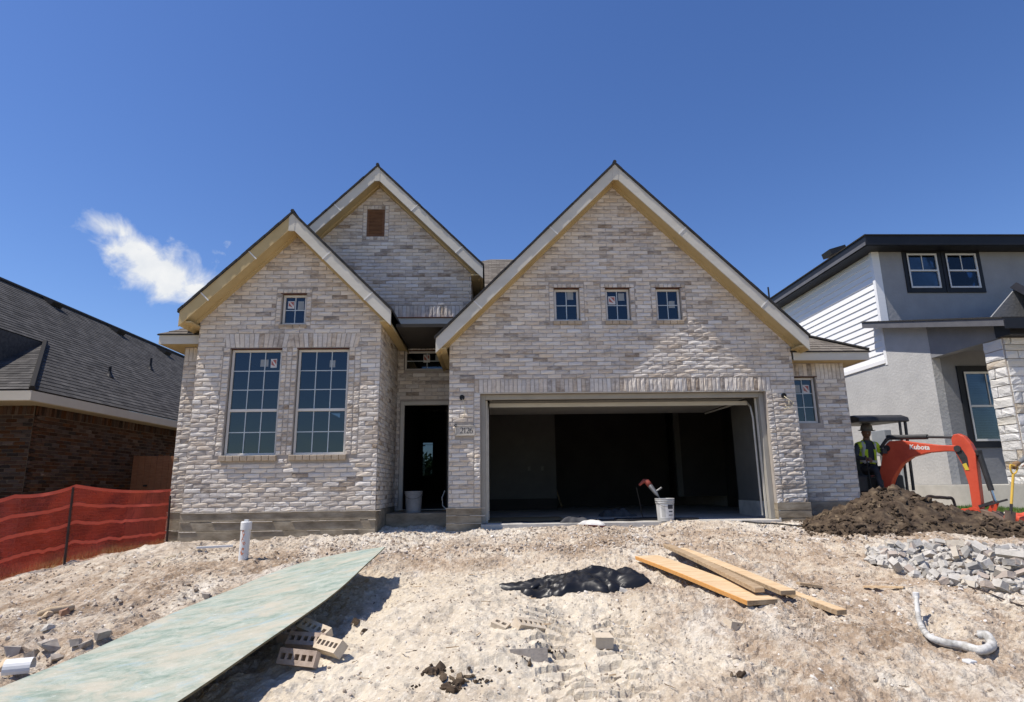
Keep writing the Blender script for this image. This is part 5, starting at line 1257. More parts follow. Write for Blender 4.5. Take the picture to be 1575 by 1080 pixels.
# --- half-pipe offcut at the left edge
p = gp(28,1036); q = MB(); ax = Vector((.95,.3,0)).normalized(); sd = Vector((-.3,.95,0)); vs = []
for i in range(3):
    for a in np.linspace(-.3, 3.6, 14):
        for r in (.055,.049): vs.append(p+ax*(i-1)*.07+sd*math.cos(a)*r+Vector((0,0,.03+math.sin(a)*r)))
fs = []
for i in range(2):
    for j in range(13):
        o_ = i*28+j*2; fs += [(o_,o_+2,o_+30,o_+28),(o_+1,o_+29,o_+31,o_+3)]
for i in (0,2):
    for j in range(13): o_ = i*28+j*2; fs.append((o_,o_+1,o_+3,o_+2))
for i in range(2):
    for j in (0,13): o_ = i*28+j*2; fs.append((o_,o_+28,o_+29,o_+1))
q.add(vs, fs); tag(q.build('pipe_offcut', M_PVC, smooth=False), 'curled white plastic offcut among stones at the left edge', 'offcut')
# --- black plastic bag
pc = gp(890,903); nb = 64; U, Vq = np.meshgrid(np.linspace(-1,1,nb), np.linspace(-1,1,nb))
ang = np.arctan2(Vq, U); rad = np.maximum(np.abs(U), np.abs(Vq)); Rm = 1+.16*np.sin(2*ang+.6)+.10*np.sin(5*ang+1.2)+.07*np.sin(9*ang)+.04*np.sin(15*ang+.4)
X = np.cos(ang)*rad*Rm*.50; Y = np.sin(ang)*rad*Rm*.36
X = X - .20*np.exp(-((ang-2.9)/.35)**2)*rad**2 + .16*np.exp(-((ang+.25)/.3)**2)*rad**2
ridge = np.abs(fbm(X*2.6+1, Y*4+X*1.5, 2, .4)); H = (1-rad**2.6)**.6*.105*(1+.5*fbm(X*2.0+1, Y*2.6, 2, .4)) + .02*(1-ridge)**6*(1-rad**4) + .012
Zg = hgt(pc.x+X, pc.y+Y); Z = Zg + np.maximum(H, .008)*np.where(rad > .97, .4, 1)
vs = np.c_[(pc.x+X).ravel(), (pc.y+Y).ravel(), Z.ravel()]; i = np.arange(nb-1)[:,None]*nb+np.arange(nb-1)[None,:]
M_BAG = MAT('black_polythene', [(.008,.008,.009),(.014,.014,.015)], 6, .40, .002, 14, spec=.45)
bag = thing('plastic_bag', 'crumpled black plastic sheet lying on the sand in front of the garage', 'plastic bag', pc); me = mesh_from('bag_sheet', vs-np.array(pc), np.stack([i,i+1,i+1+nb,i+nb],-1).reshape(-1,4).tolist(), M_BAG, smooth=True); link(bpy.data.objects.new('bag_sheet', me), bag)
tl = gp(818,912); q = MB(); q.tube(smooth_path([tl+Vector((-.02,-.02,.02)), tl+Vector((.06,.03,.05)), tl+Vector((.13,.10,.05)), tl+Vector((.18,.20,.06))],4), [.008,.025,.03,.028,.03,.035,.04,.04,.035,.03,.03,.025,.02], 7); q.build('bag_tail', M_BAG, bag, smooth=True)
a = gp(959,913,.02); 
# --- buckets
M_BUCK = MAT('grey_white_bucket', [(.38,.38,.37),(.50,.50,.49)], 6, .5, .0006, 30); M_BUCKD = MAT('dusty_grey_bucket', [(.20,.21,.22),(.30,.31,.32)], 6, .6, .0006, 30)
M_LABEL = MAT('bucket_label', [(.58,.58,.57),(.66,.66,.65)], 4, .6, 0); M_INK = MAT('dark_print', [(.04,.045,.06)], 4, .6, 0)
def bucket(p, lab, m, label=True):
    t = thing('bucket', lab, 'bucket', p); q = MB()
    q.lathe([(.0,.004),(.128,.004),(.132,.0),(.134,.01),(.147,.29),(.155,.29),(.156,.305),(.150,.312),(.152,.325),(.160,.327),(.160,.338),(.152,.342),(.153,.352),(.161,.355),(.162,.368),(.150,.370),(.144,.362),(.142,.30),(.130,.02),(.0,.016)], p, 32); q.build('body', m, t, smooth=False)
    hd = MB(); hd.tube([p+Vector((.158*math.cos(a), -.02+.165*math.sin(a)*.9, .335-.10*max(0,-math.sin(a)))) for a in np.linspace(math.pi, 2*math.pi, 15)], .003, 5); hd.build('handle', M_POST, t)
    if label:
        def cyl_patch(a0, a1, z0, z1, m_, name, off=.0012):
            vs = []; n_ = 10
            for k in range(n_+1):
                a = a0+(a1-a0)*k/n_
                for z in (z0, z1): r = .134+(.013*z/.29)+off; vs.append((p.x+r*math.sin(a), p.y-r*math.cos(a), p.z+z))
            q = MB(); q.add(vs, [(2*k,2*k+2,2*k+3,2*k+1) for k in range(n_)]); q.build(name, m_, t, fix=False)
        cyl_patch(-.95,.95,.055,.275,M_LABEL,'label_print'); cyl_patch(.05,.75,.20,.27,M_INK,'label_emblem',.0022); cyl_patch(.15,.65,.150,.168,M_INK,'label_lettering',.0022); cyl_patch(.10,.70,.095,.108,M_INK,'label_lettering',.0022); cyl_patch(-.7,-.25,.07,.26,M_BUCK,'label_panel',.0022)
    return t
bucket(Vector((2.93,10.47,.0)), 'white bucket with a printed label at the garage slab edge', M_BUCK); bucket(Vector((-1.36,11.25,.176)), 'dusty grey bucket standing on the porch step', M_BUCKD, False)
# --- mixing drill leaning out of the bucket
M_DRILL = MAT('red_tool_body', [(.22,.045,.03),(.30,.065,.045)], 5, .6, 0); M_TOOL = MAT('grey_tool_metal', [(.14,.14,.14),(.24,.24,.235)], 6, .45, 0, metal=.5)
a, b_ = at_y(1016,768,10.50), at_y(992,737,10.75); d = (b_-a).normalized(); dr = thing('mixing_drill', 'red and grey mixing drill leaning in the garage bucket', 'drill', a)
MB().cyl(a-d*.28, a+d*.05, .006, n=8).build('paddle_shaft', M_TOOL, dr); MB().tube([a+d*.05,a+d*.09,a+d*.12,a+d*.26,a+d*.36,a+d*.42],[.012,.02,.032,.042,.045,.03],14).build('motor_housing', M_TOOL, dr, smooth=True)
s_ = Vector((.85,.1,.5)).normalized(); MB().tube([a+d*.16, a+d*.16+s_*.14],[.015,.017],10).build('side_handle', M_TOOL, dr)
MB().tube([a+d*.30,a+d*.40,a+d*.43+Vector((-.04,0,-.01)),a+d*.41+Vector((-.09,0,-.03)),a+d*.39+Vector((-.14,0,-.05))],[.047,.05,.034,.026,.022],12).build('grip', M_DRILL, dr, smooth=True)
MB().tube(smooth_path([a+d*.38+Vector((-.2,0,-.08)), Vector((2.60,10.85,.30)), Vector((2.66,10.95,.06)), Vector((2.75,11.0,.012)), Vector((3.4,11.2,.012))]), .008, 6).build('power_cord', M_BLACK, dr)
# --- paper sack and rags on the slab edge
def lump(c, sx, sy, sz, seed, n=36, sharp=2.2):
    g = np.random.default_rng(seed); U, Vq = np.meshgrid(np.linspace(-1,1,n), np.linspace(-1,1,n)); r = np.maximum(abs(U),abs(Vq)); an = np.arctan2(Vq,U); rm = 1+.15*np.sin(3*an+seed)+.08*np.sin(7*an+2*seed)
    X = np.cos(an)*r*rm*sx; Y = np.sin(an)*r*rm*sy; Z = (1-r**sharp)**.7*sz*(.75+.45*fbm(X*6+seed, Y*6, 2, .4)) ; i = np.arange(n-1)[:,None]*n+np.arange(n-1)[None,:]
    return np.c_[X.ravel(),Y.ravel(),Z.ravel()], np.stack([i,i+1,i+1+n,i+n],-1).reshape(-1,4).tolist()
def lump_thing(name, c, s, seed, mat, lab, cat, rz=0.0):
    v, f = lump(c, *s, seed); o = link(bpy.data.objects.new(name, mesh_from(name, v, f, mat, smooth=True))); o.location = c; o.rotation_euler = (0,0,rz); return tag(o, lab, cat)
M_SACK = MAT('white_paper_sack', [(.48,.47,.45),(.66,.65,.63)], 8, .8, .004, 30); M_GREYRAG = MAT('grey_tarp', [(.035,.036,.04),(.075,.077,.085)], 6, .8, .002, 25)
sk = thing('mortar_sack', 'torn white paper sack with brown lettering draped over the slab edge', 'sack', (1.66,10.33,-.03))
v, f = lump(None,.23,.13,.085,3); me = mesh_from('sack', v, f, M_SACK, smooth=True); o = link(bpy.data.objects.new('sack', me), sk); o.rotation_euler = (.12,.0,-.55); 
MB().bar((1.52,10.25,-.03),(1.86,10.10,-.045),.03,.02).build('sack_print', MAT('dark_red_print',[(.09,.02,.015)],5,.7,0), sk)
lump_thing('tarp', Vector((1.44,10.62,.0)), (.26,.16,.11), 5, M_GREYRAG, 'crumpled grey tarp on the garage slab behind the white sack', 'tarp', .4)
lump_thing('tool_bag', Vector((2.45,12.3,.0)), (.36,.2,.16), 8, M_GREYRAG, 'dark slumped tool bag on the garage floor behind the cords', 'bag', -.2)
# --- cords and hoses
def floor_cord(name, pts, r, mat, lab, group=None): return tag(MB().tube(smooth_path(pts,8), r, 8).build(name, mat, smooth=True), lab, 'cord', group)
floor_cord('extension_cord', [(.2,10.72,.012),(.5,10.80,.012),(.75,10.62,.012),(1.0,10.72,.014),(1.25,10.60,.014),(1.1,10.85,.014),(1.6,11.0,.014),(2.4,10.8,.014)], .011, M_BLACK, 'black cord looped on the slab left of the sack')
floor_cord('air_hose', [(1.9,10.9,.014),(2.3,10.62,.014),(2.7,10.72,.014),(3.3,10.65,.014),(3.6,10.85,.014),(3.2,11.0,.016),(2.6,10.9,.03),(2.2,11.1,.016),(3.0,11.3,.016)], .014, M_BLACK, 'black hose coiled on the slab behind the labelled bucket')
def gcord(pix, r, lab, mat=None, lift=.012, name='hose'):
    return tag(MB().tube(smooth_path([gp(x,y,lift) if not isinstance(x, tuple) else Vector(x) for x, y in pix],8), r, 8).build(name, mat or M_BLACK, smooth=True), lab, 'hose')
gcord([(1140,803),(1165,806),(1192,807),(1215,809),(1240,812),(1262,816)], .012, 'thin black hose running over the chalky dirt right of the garage')
gcord([(1246,795),(1262,791),(1290,789),(1315,788),(1332,787)], .014, 'black hose in the shade along the right recessed wall')
gcord([(232,876),(245,867),(262,858),(281,855)], .006, 'pale yellow string on the dirt by the red fence', M_WIRE, name='string')
gcord([(1490,905),(1520,917),(1555,930),(1580,937)], .006, 'thin dark rod lying on the dirt below the rubble', M_POST, name='steel_rod')
tag(MB().box(-.05,1.35,10.8,12.4,.0015,.014).build('cardboard_sheet', MAT('brown_cardboard',[(.20,.155,.085),(.27,.21,.12)],3,.9,0)), 'flat tan cardboard sheet on the garage floor at the left', 'cardboard')
tag(MB().bar((2.05,17.9,.0),(1.65,18.2,1.35),.05,.03).build('leaning_board', M_PINED), 'dim board leaning at the back of the garage', 'board')
# ================================================================== DIRT MOUND
M_SOILD = MAT('dark_topsoil', [(.030,.020,.013),(.058,.040,.026),(.10,.072,.046),(.19,.145,.095)], 7, .95, .012, 30, pos=[.34,.48,.60,.72])
CON = [(6.12,9.35,.54,1.5),(5.55,9.0,.28,1.2),(6.75,9.05,.24,1.05),(7.15,8.55,.11,.95),(7.0,8.0,.07,1.0),(7.6,8.0,.05,.9),(5.2,8.5,.12,.9)]
def mound_h(X, Y):
    h = np.zeros(np.shape(X))
    wob = 1+.22*fbm(X*1.6+5, Y*1.6, 3)
    for cx, cy, H, R in CON:
        r = np.hypot(X-cx, (Y-cy)*1.25)*wob; h = np.maximum(h, H*np.clip(1-r/R, 0, 1)**.95)
    return h
mx = np.arange(3.9, 9.8, .032); my = np.arange(7.3, 10.75, .032); MX, MY = np.meshgrid(mx, my); MH = mound_h(MX, MY)
MZ = hgt(MX, MY) - .03 + MH + np.clip(MH*6,0,1)*(.050*fbm(MX*5, MY*5, 3)+.032*np.abs(fbm(MX*14, MY*14, 2)))
n1 = len(mx); ii = np.arange(len(my)-1)[:,None]*n1+np.arange(n1-1)[None,:]; fq = np.stack([ii,ii+1,ii+1+n1,ii+n1],-1).reshape(-1,4); fq = fq[MH.ravel()[fq].max(1) > .015]
mc = np.array([6.2,9.2,-.1]); mound = thing('dirt_mound', 'heap of dark brown topsoil in front of the excavator', 'dirt heap', tuple(mc))
used = np.unique(fq); rm = -np.ones(MX.size, int); rm[used] = np.arange(len(used))
link(bpy.data.objects.new('soil', mesh_from('soil', (np.c_[MX.ravel(),MY.ravel(),MZ.ravel()]-mc)[used], rm[fq].tolist(), M_SOILD, smooth=True)), mound)
ICO = []
_bm = bmesh.new(); bmesh.ops.create_icosphere(_bm, subdivisions=1, radius=1.0); ICO_V = np.array([v.co[:] for v in _bm.verts]); ICO_F = np.array([[v.index for v in f.verts] for f in _bm.faces]); _bm.free()
def scatter(P, S, rng, squash=.7, jag=.28, boxy=0.0):
    N = len(P); k = len(ICO_V); v = ICO_V[None]*(1+rng.normal(0,jag,(N,k,1)))
    if boxy: v = np.sign(v)*np.abs(v)**(1-boxy)
    q = rng.normal(0,1,(N,4)); q /= np.linalg.norm(q,axis=1)[:,None]; w,x,y,z = q.T
    R = np.stack([1-2*(y*y+z*z),2*(x*y-z*w),2*(x*z+y*w),2*(x*y+z*w),1-2*(x*x+z*z),2*(y*z-x*w),2*(x*z-y*w),2*(y*z+x*w),1-2*(x*x+y*y)],-1).reshape(N,3,3)
    v = v*np.array([1,rng.uniform(.6,.9),squash]); v = np.einsum('nij,nkj->nki', R, v)*S[:,None,None]; v[...,2] *= .85
    return (v+P[:,None,:]).reshape(-1,3), (ICO_F[None]+(np.arange(N)*k)[:,None,None]).reshape(-1,3)
N = 3600; cx = RNG.uniform(4.2,9.2,N); cy = RNG.uniform(7.6,10.3,N); hh = mound_h(cx,cy); k = (hh > .01)|(RNG.random(N) < .10); cx, cy, hh = cx[k], cy[k], hh[k]
k = (hh > 0)|((cx < 8.5)&(np.abs(cy-8.4) < .9)); cx, cy = cx[k], cy[k]
cz = hgt(cx,cy)-.03+mound_h(cx,cy)+.02; S = np.clip(RNG.lognormal(-3.75,.5,len(cx)), .009, .075)
v, f = scatter(np.c_[cx,cy,cz], S, RNG)
o = link(bpy.data.objects.new('clods', mesh_from('clods', v-mc, f.tolist(), M_SOILD)), mound); o['kind'] = 'stuff'

# ================================================================== BRICK RUBBLE
M_RUB = [MAT('rubble_white', [(.36,.34,.305),(.52,.495,.455)], 9, .95, .004, 40), MAT('rubble_grey', [(.24,.23,.21),(.36,.34,.31)], 9, .95, .004, 40), MAT('rubble_pink', [(.33,.275,.23),(.43,.37,.32)], 9, .95, .004, 40), MAT('rubble_tan', [(.42,.37,.30),(.52,.47,.39)], 9, .95, .004, 40)]
def chunk_mesh(sx, sy, sz, seed, mat, broken=True):
    g = random.Random(seed); bm = bmesh.new(); bmesh.ops.create_cube(bm, size=1.0)
    for v in bm.verts: v.co = Vector((v.co.x*sx, v.co.y*sy, v.co.z*sz))
    if broken:
        for _ in range(2):
            nrm = Vector((g.uniform(-1,1), g.uniform(-1,1), g.uniform(-1,1))).normalized(); d = .5*min(sx,sy)*g.uniform(.55,.95)
            r = bmesh.ops.bisect_plane(bm, geom=bm.verts[:]+bm.edges[:]+bm.faces[:], plane_co=nrm*d, plane_no=nrm, clear_outer=True); bmesh.ops.holes_fill(bm, edges=[e for e in bm.edges if e.is_boundary])
    for v in bm.verts: v.co += Vector((g.uniform(-1,1),g.uniform(-1,1),g.uniform(-1,1)))*.004
    bmesh.ops.recalc_face_normals(bm, faces=bm.faces); me = bpy.data.meshes.new('rubble'); bm.to_mesh(me); bm.free(); me.materials.append(mat); return me
RM = []
for k in range(18):
    sx = random.choice([.24,.16,.12,.10,.13]); RM.append((chunk_mesh(sx, random.uniform(.07,.11), random.uniform(.05,.075), k, M_RUB[random.choice([0,0,0,1,2,3,0,1])], k % 5 != 0), sx))
def rub_bounds(x):
    return np.interp(x,[1335,1380,1450,1520,1575,1660],[848,836,832,836,838,842]), np.interp(x,[1335,1380,1450,1520,1575,1660],[858,876,893,902,910,915])
g = random.Random(4); cnt = 0
while cnt < 250:
    px = g.uniform(1338, 1650); a, b2 = rub_bounds(px); f = g.random(); py = a+(b2-a)*f
    p = gp(px, py+6); me, sx = g.choice(RM); sc = g.uniform(.5,1.0)
    lift = .16*math.sin(math.pi*min(1,f*1.0))*g.random()*min(1,(px-1330)/60) + .012
    o = link(bpy.data.objects.new('broken_brick', me)); o.location = p+Vector((0,0,lift)); o.rotation_euler = (g.gauss(0,.55), g.gauss(0,.55), g.uniform(0,6.28)); o.scale = (sc,sc,sc)
    tag(o, 'broken piece of pale brick in the rubble heap below the dirt mound', 'rubble', 'brick rubble heap'); cnt += 1
# finer rubble bedding under the pieces
P = []
for _ in range(900):
    px = g.uniform(1340,1650); a, b2 = rub_bounds(px); f = g.random(); p = gp(px, a+(b2-a)*f+5); P.append((p.x,p.y,p.z+.09*math.sin(math.pi*f)*g.random()))
P = np.array(P); v, f = scatter(P, np.clip(RNG.lognormal(-3.4,.35,len(P)),.015,.07), RNG, .7, .22, .35)
o = link(bpy.data.objects.new('rubble_bed', mesh_from('rubble_bed', v, f.tolist(), M_RUB[0]))); o['kind'] = 'stuff'; o['label'] = 'fine crushed brick under the rubble heap'

# ================================================================== MINI EXCAVATOR
GZ0 = -.27
ex = thing('mini_excavator', 'orange-red mini excavator with black canopy, parked between the two houses', 'excavator', (7.5,12.2,GZ0))
M_ORG = MAT('orange_red_paint', [(.40,.045,.02),(.52,.068,.03),(.56,.085,.04)], 3, .42, .001, 50, spec=.5, pos=[.3,.5,.7]); M_DKST = MAT('dark_steel', [(.018,.018,.019),(.04,.04,.042)], 5, .5, .001, 50, spec=.4); M_MUD = MAT('muddy_steel', [(.07,.05,.04),(.16,.115,.085),(.24,.18,.14)], 6, .85, .004, 30); M_CHROME = MAT('rod_steel', [(.45,.45,.46)], 3, .2, 0, metal=1.0); M_RUBB = MAT('track_rubber', [(.012,.012,.012),(.03,.027,.024)], 6, .85, .002, 40); M_YEL = MAT('warning_yellow', [(.55,.42,.05)], 4, .6, 0)
for sx in (-1, 1):
    x0 = 7.5+sx*.38; prof = [(12.2+.52*c+.17*math.cos(a), GZ0+.19+.19*math.sin(a)) for c, r in ((1,np.linspace(-math.pi/2,math.pi/2,9)),(-1,np.linspace(math.pi/2,3*math.pi/2,9))) for a in r]
    tk = MB().prism(prof, YZ, x0-.11, x0+.11).build('track', M_RUBB, ex, bevel=.01)
    for k in range(14): y = 11.62+k*.09; MB().box(x0-.112,x0+.112,y,y+.045,GZ0+.375,GZ0+.397).build('track_lug', M_RUBB, tk)
    MB().cyl((x0-.12,11.68,GZ0+.19),(x0+.12,11.68,GZ0+.19),.12,n=18).build('sprocket', M_ORG, tk)
MB().box(7.2,7.8,11.8,12.6,GZ0+.2,GZ0+.45).cyl((7.5,12.2,GZ0+.44),(7.5,12.2,GZ0+.52),.28,n=20).build('undercarriage', M_DKST, ex)
bd = MB(); bd.box(7.02,7.98,11.62,12.85,GZ0+.52,GZ0+.66); bd.build('deck', M_DKST, ex, bevel=.03)
MB().prism([(12.38,GZ0+.66),(12.95,GZ0+.66),(12.98,GZ0+.95),(12.85,GZ0+1.12),(12.38,GZ0+1.12)], YZ, 7.04, 7.96).build('engine_cover', M_ORG, ex, bevel=.05, bseg=3)
MB().box(7.74,7.97,11.75,12.37,GZ0+.66,GZ0+.98).build('side_console', M_DKST, ex, bevel=.03); MB().box(7.03,7.26,11.75,12.37,GZ0+.66,GZ0+.98).build('side_console', M_DKST, ex, bevel=.03)
st = MB(); st.box(7.30,7.70,11.98,12.36,GZ0+.66,GZ0+.95); st = st.build('seat', M_DKST, ex, bevel=.04); MB().obox((7.5,12.40,GZ0+1.18),(.40,.09,.50),Euler((-.12,0,0)).to_matrix()).build('seat_back', M_DKST, st, bevel=.03)
MB().prism([(11.40,1.70),(12.75,1.74),(12.75,1.80),(12.55,1.87),(11.6,1.85),(11.42,1.79)], YZ, 7.03, 8.02).build('canopy', M_DKST, ex, bevel=.025)
for a, b2, r in (((7.96,11.46,1.72),(7.95,11.50,.42),.028),((7.84,11.44,1.72),(7.82,11.48,.42),.024),((7.06,12.68,1.74),(7.06,12.72,.75),.028),((7.97,12.68,1.74),(7.97,12.72,.75),.028)): MB().cyl(a,b2,r,n=10).build('canopy_post', M_DKST, ex)
for x, y in ((7.32,11.78),(7.72,11.78)): q = MB(); q.tube([(x,y,GZ0+.66),(x,y+.02,1.0),(x+.03*(1 if x>7.5 else -1),y,1.08)],[.012,.012,.02],8); q.build('control_lever', M_DKST, ex)
Fp = Vector((7.45,11.6,0)); Dd = Vector((.476,-.879,0)); Pp = Vector((.879,.476,0))
SZ = lambda s, z, w: Fp+Dd*s+Pp*w+Vector((0,0,z))
def sprism(poly, w0, w1, name, mat, par, bevel=.008): return MB().prism(poly, SZ, w0, w1).build(name, mat, par, bevel=bevel)
MB().cyl(SZ(-.02,.12,0),SZ(-.02,.62,0),.10,n=16).build('swing_post', M_DKST, ex)
boom = sprism([(-.10,.44),(-.02,.30),(.08,.32),(.24,.66),(.42,.90),(.62,1.02),(.90,1.08),(1.20,1.09),(1.40,1.07),(1.44,1.13),(1.38,1.18),(1.10,1.205),(.75,1.27),(.48,1.33),(.26,1.33),(.14,1.24),(.06,.95),(-.06,.60)], -.07, .07, 'boom', M_ORG, ex, .012)
for w in (-.078,.078): MB().cyl(SZ(.20,1.20,w-.008),SZ(.20,1.20,w+.008),.06,n=16).build('pivot_boss', M_DKST, boom); MB().cyl(SZ(1.38,1.125,w-.01),SZ(1.38,1.125,w+.01),.055,n=16).build('pivot_boss', M_DKST, boom)
MB().tube([SZ(.10,1.22,-.085),SZ(.20,1.36,-.05),SZ(.30,1.42,0)],.03,8).build('hose_bundle', M_DKST, boom); MB().obox(SZ(.16,1.15,-.11),(.09,.07,.10)).build('work_light', M_DKST, boom, bevel=.01)
cyl = MB(); cyl.cyl(SZ(.20,1.405,0),SZ(.90,1.365,0),.046,n=14); cyl = cyl.build('arm_cylinder', M_DKST, ex); MB().cyl(SZ(.90,1.365,0),SZ(1.30,1.325,0),.024,n=10).build('cylinder_rod', M_DKST, cyl)
arm = sprism([(1.30,1.30),(1.34,1.37),(1.42,1.38),(1.50,1.33),(1.58,1.20),(1.63,1.02),(1.62,.90),(1.58,.10),(1.54,.02),(1.46,.03),(1.44,.10),(1.45,.50),(1.40,.86),(1.33,1.05),(1.30,1.15)], -.062, .062, 'arm', M_ORG, ex, .012)
MB().prism([(1.345,1.06),(1.405,.90),(1.425,.78),(1.50,.82),(1.50,.98),(1.45,1.10)], SZ, -.066, -.0625).build('grime', M_DKST, arm); MB().prism([(1.41,.86),(1.44,.76),(1.50,.76),(1.47,.88)], SZ, -.0695, -.0665).build('warning_label', M_YEL, arm)
cy2 = MB(); cy2.cyl(SZ(1.66,1.02,0),SZ(1.74,.42,0),.043,n=14); cy2 = cy2.build('bucket_cylinder', M_DKST, ex); MB().cyl(SZ(1.74,.42,0),SZ(1.765,.24,0),.022,n=10).build('cylinder_rod', M_CHROME, cy2); MB().obox(SZ(1.64,1.04,0),(.10,.10,.10)).build('cylinder_bracket', M_DKST, cy2, bevel=.015)
for w in (-.075,.075): MB().bar(SZ(1.77,.24,w),SZ(1.55,.16,w),.018,.045).build('link_bar', M_DKST, ex); MB().bar(SZ(1.77,.24,w),SZ(1.66,.02,w),.018,.05).build('link_bar', M_ORG, ex)
bk = [(1.40,.08),(1.60,.12),(1.76,.07),(1.88,-.05),(1.90,-.20),(1.80,-.32),(1.62,-.36)]; bi = [(p*.96+.055, z*.92) for p, z in bk]
bucket_ = MB().prism(bk+bi[::-1], SZ, -.19, .19).build('bucket', M_MUD, ex, bevel=.006)
for w in (-.20,.19): MB().prism(bk+[(1.36,-.20)], SZ, w, w+.01).build('bucket_side', M_MUD, bucket_)
MB().prism([(1.18,.02),(1.36,.13),(1.60,.14),(1.62,.02),(1.40,-.03)], SZ, -.225, -.205).build('bucket_plate', M_ORG, bucket_, bevel=.006)
MB().lathe([(.055,-.02),(.10,-.02),(.10,.02),(.055,.02),(.055,-.02)], SZ(1.53,.06,-.24), 20, R=Matrix((Dd,Vector((0,0,1)),Pp)).transposed()).build('pin_ring', M_ORG, bucket_); MB().bar(SZ(1.72,.20,-.1),SZ(1.98,.28,-.1),.02,.03).build('coupler_lever', M_DKST, bucket_)
for k in range(4): w = -.165+k*.11; MB().obox(SZ(1.60,-.37,w),(.05,.05,.10)).build('tooth', M_MUD, bucket_)
tcv = bpy.data.curves.new('boom_lettering', 'FONT'); tcv.body = 'Kubota'; tcv.size = .115; tcv.offset = .0035; to = bpy.data.objects.new('tmp', tcv); link(to); bpy.context.view_layer.update()
tm = bpy.data.meshes.new_from_object(to.evaluated_get(bpy.context.evaluated_depsgraph_get())); bpy.data.objects.remove(to)
bE = base_of(ex); o0 = SZ(.60,1.165,-.0725); dirx = (SZ(1.12,1.118,-.0725)-o0).normalized(); diry = dirx.cross(Pp); diry = diry if diry.z > 0 else -diry
for v in tm.vertices: v.co = o0+dirx*v.co.x+diry*v.co.y-bE
tm.materials.append(MAT('white_decal',[(.62,.62,.60)],5,.5,0)); link(bpy.data.objects.new('boom_lettering', tm), boom)

# ================================================================== PEOPLE
M_SKIN = MAT('skin', [(.16,.085,.055),(.24,.135,.09)], 8, .6, .001, 60); M_SHIRT = MAT('charcoal_shirt', [(.045,.05,.06),(.075,.08,.09)], 5, .9, .004, 30); M_JEAN = MAT('dark_work_trousers', [(.025,.028,.035),(.05,.055,.065)], 5, .9, .004, 30)
M_HIVIS = MAT('hi_vis_fabric', [(.55,.75,.03),(.68,.85,.06)], 5, .75, .003, 30); M_REFL = MAT('reflective_tape', [(.55,.55,.53)], 5, .4, 0); M_HAIR = MAT('dark_hair', [(.012,.009,.007),(.03,.022,.016)], 12, .8, .004, 60); M_GLOVE = MAT('leather_glove', [(.20,.12,.06),(.30,.19,.10)], 9, .85, .002, 50); M_BOOT = MAT('boot', [(.05,.035,.025)], 6, .8, 0); M_EYE = MAT('eye', [(.35,.35,.34)], 4, .3, 0)
def skin_mesh(joints, edges, sub=2):
    names = list(joints); me = bpy.data.meshes.new('sk'); me.from_pydata([joints[n_][0] for n_ in names], [(names.index(a), names.index(b)) for a, b in edges], []); o = bpy.data.objects.new('sk', me); link(o)
    o.modifiers.new('s','SKIN').use_smooth_shade = True
    for k, n_ in enumerate(names):
        r = joints[n_][1]; me.skin_vertices[0].data[k].radius = r if isinstance(r, tuple) else (r, r); me.skin_vertices[0].data[k].use_root = (k == 0)
    md = o.modifiers.new('d','SUBSURF'); md.levels = sub; md.render_levels = sub; bpy.context.view_layer.update()
    ev = o.evaluated_get(bpy.context.evaluated_depsgraph_get()).to_mesh(); v = [Vector(x.co) for x in ev.vertices]; f = [list(p.vertices) for p in ev.polygons]; bpy.data.objects.remove(o); return v, f
def hand(mb, wrist, direc, palm_n, side, m, curl=.8, sc=1.0):
    """palm plus four unequal curled fingers and a thumb leaving the side of the palm"""
    d = Vector(direc).normalized(); n_ = Vector(palm_n); n_ = (n_-d*n_.dot(d)).normalized(); s = d.cross(n_)*side
    w = Vector(wrist); mb.tube([w-d*.01, w+d*.03, w+d*.075, w+d*.095],[.024*sc,.034*sc,.037*sc,.030*sc],10,m)
    for k, (off, L) in enumerate(((.028,.068),(.010,.078),(-.009,.072),(-.027,.056))):
        b0 = w+d*.085+s*off; dirs = d; pts = [b0]; 
        for j in range(3):
            a = curl*(j+1)*.55; dj = d*math.cos(a)+n_*math.sin(a); pts.append(pts[-1]+dj*L*sc*(.42,.33,.25)[j])
        mb.tube(pts,[.0095*sc,.009*sc,.0085*sc,.007*sc],7,m)
    t0 = w+d*.03+s*.032; mb.tube([t0, t0+(s*.8+d*.5+n_*.3)*.035*sc, t0+(s*.5+d*.9+n_*.8)*.06*sc],[.012*sc,.0105*sc,.008*sc],7,m)
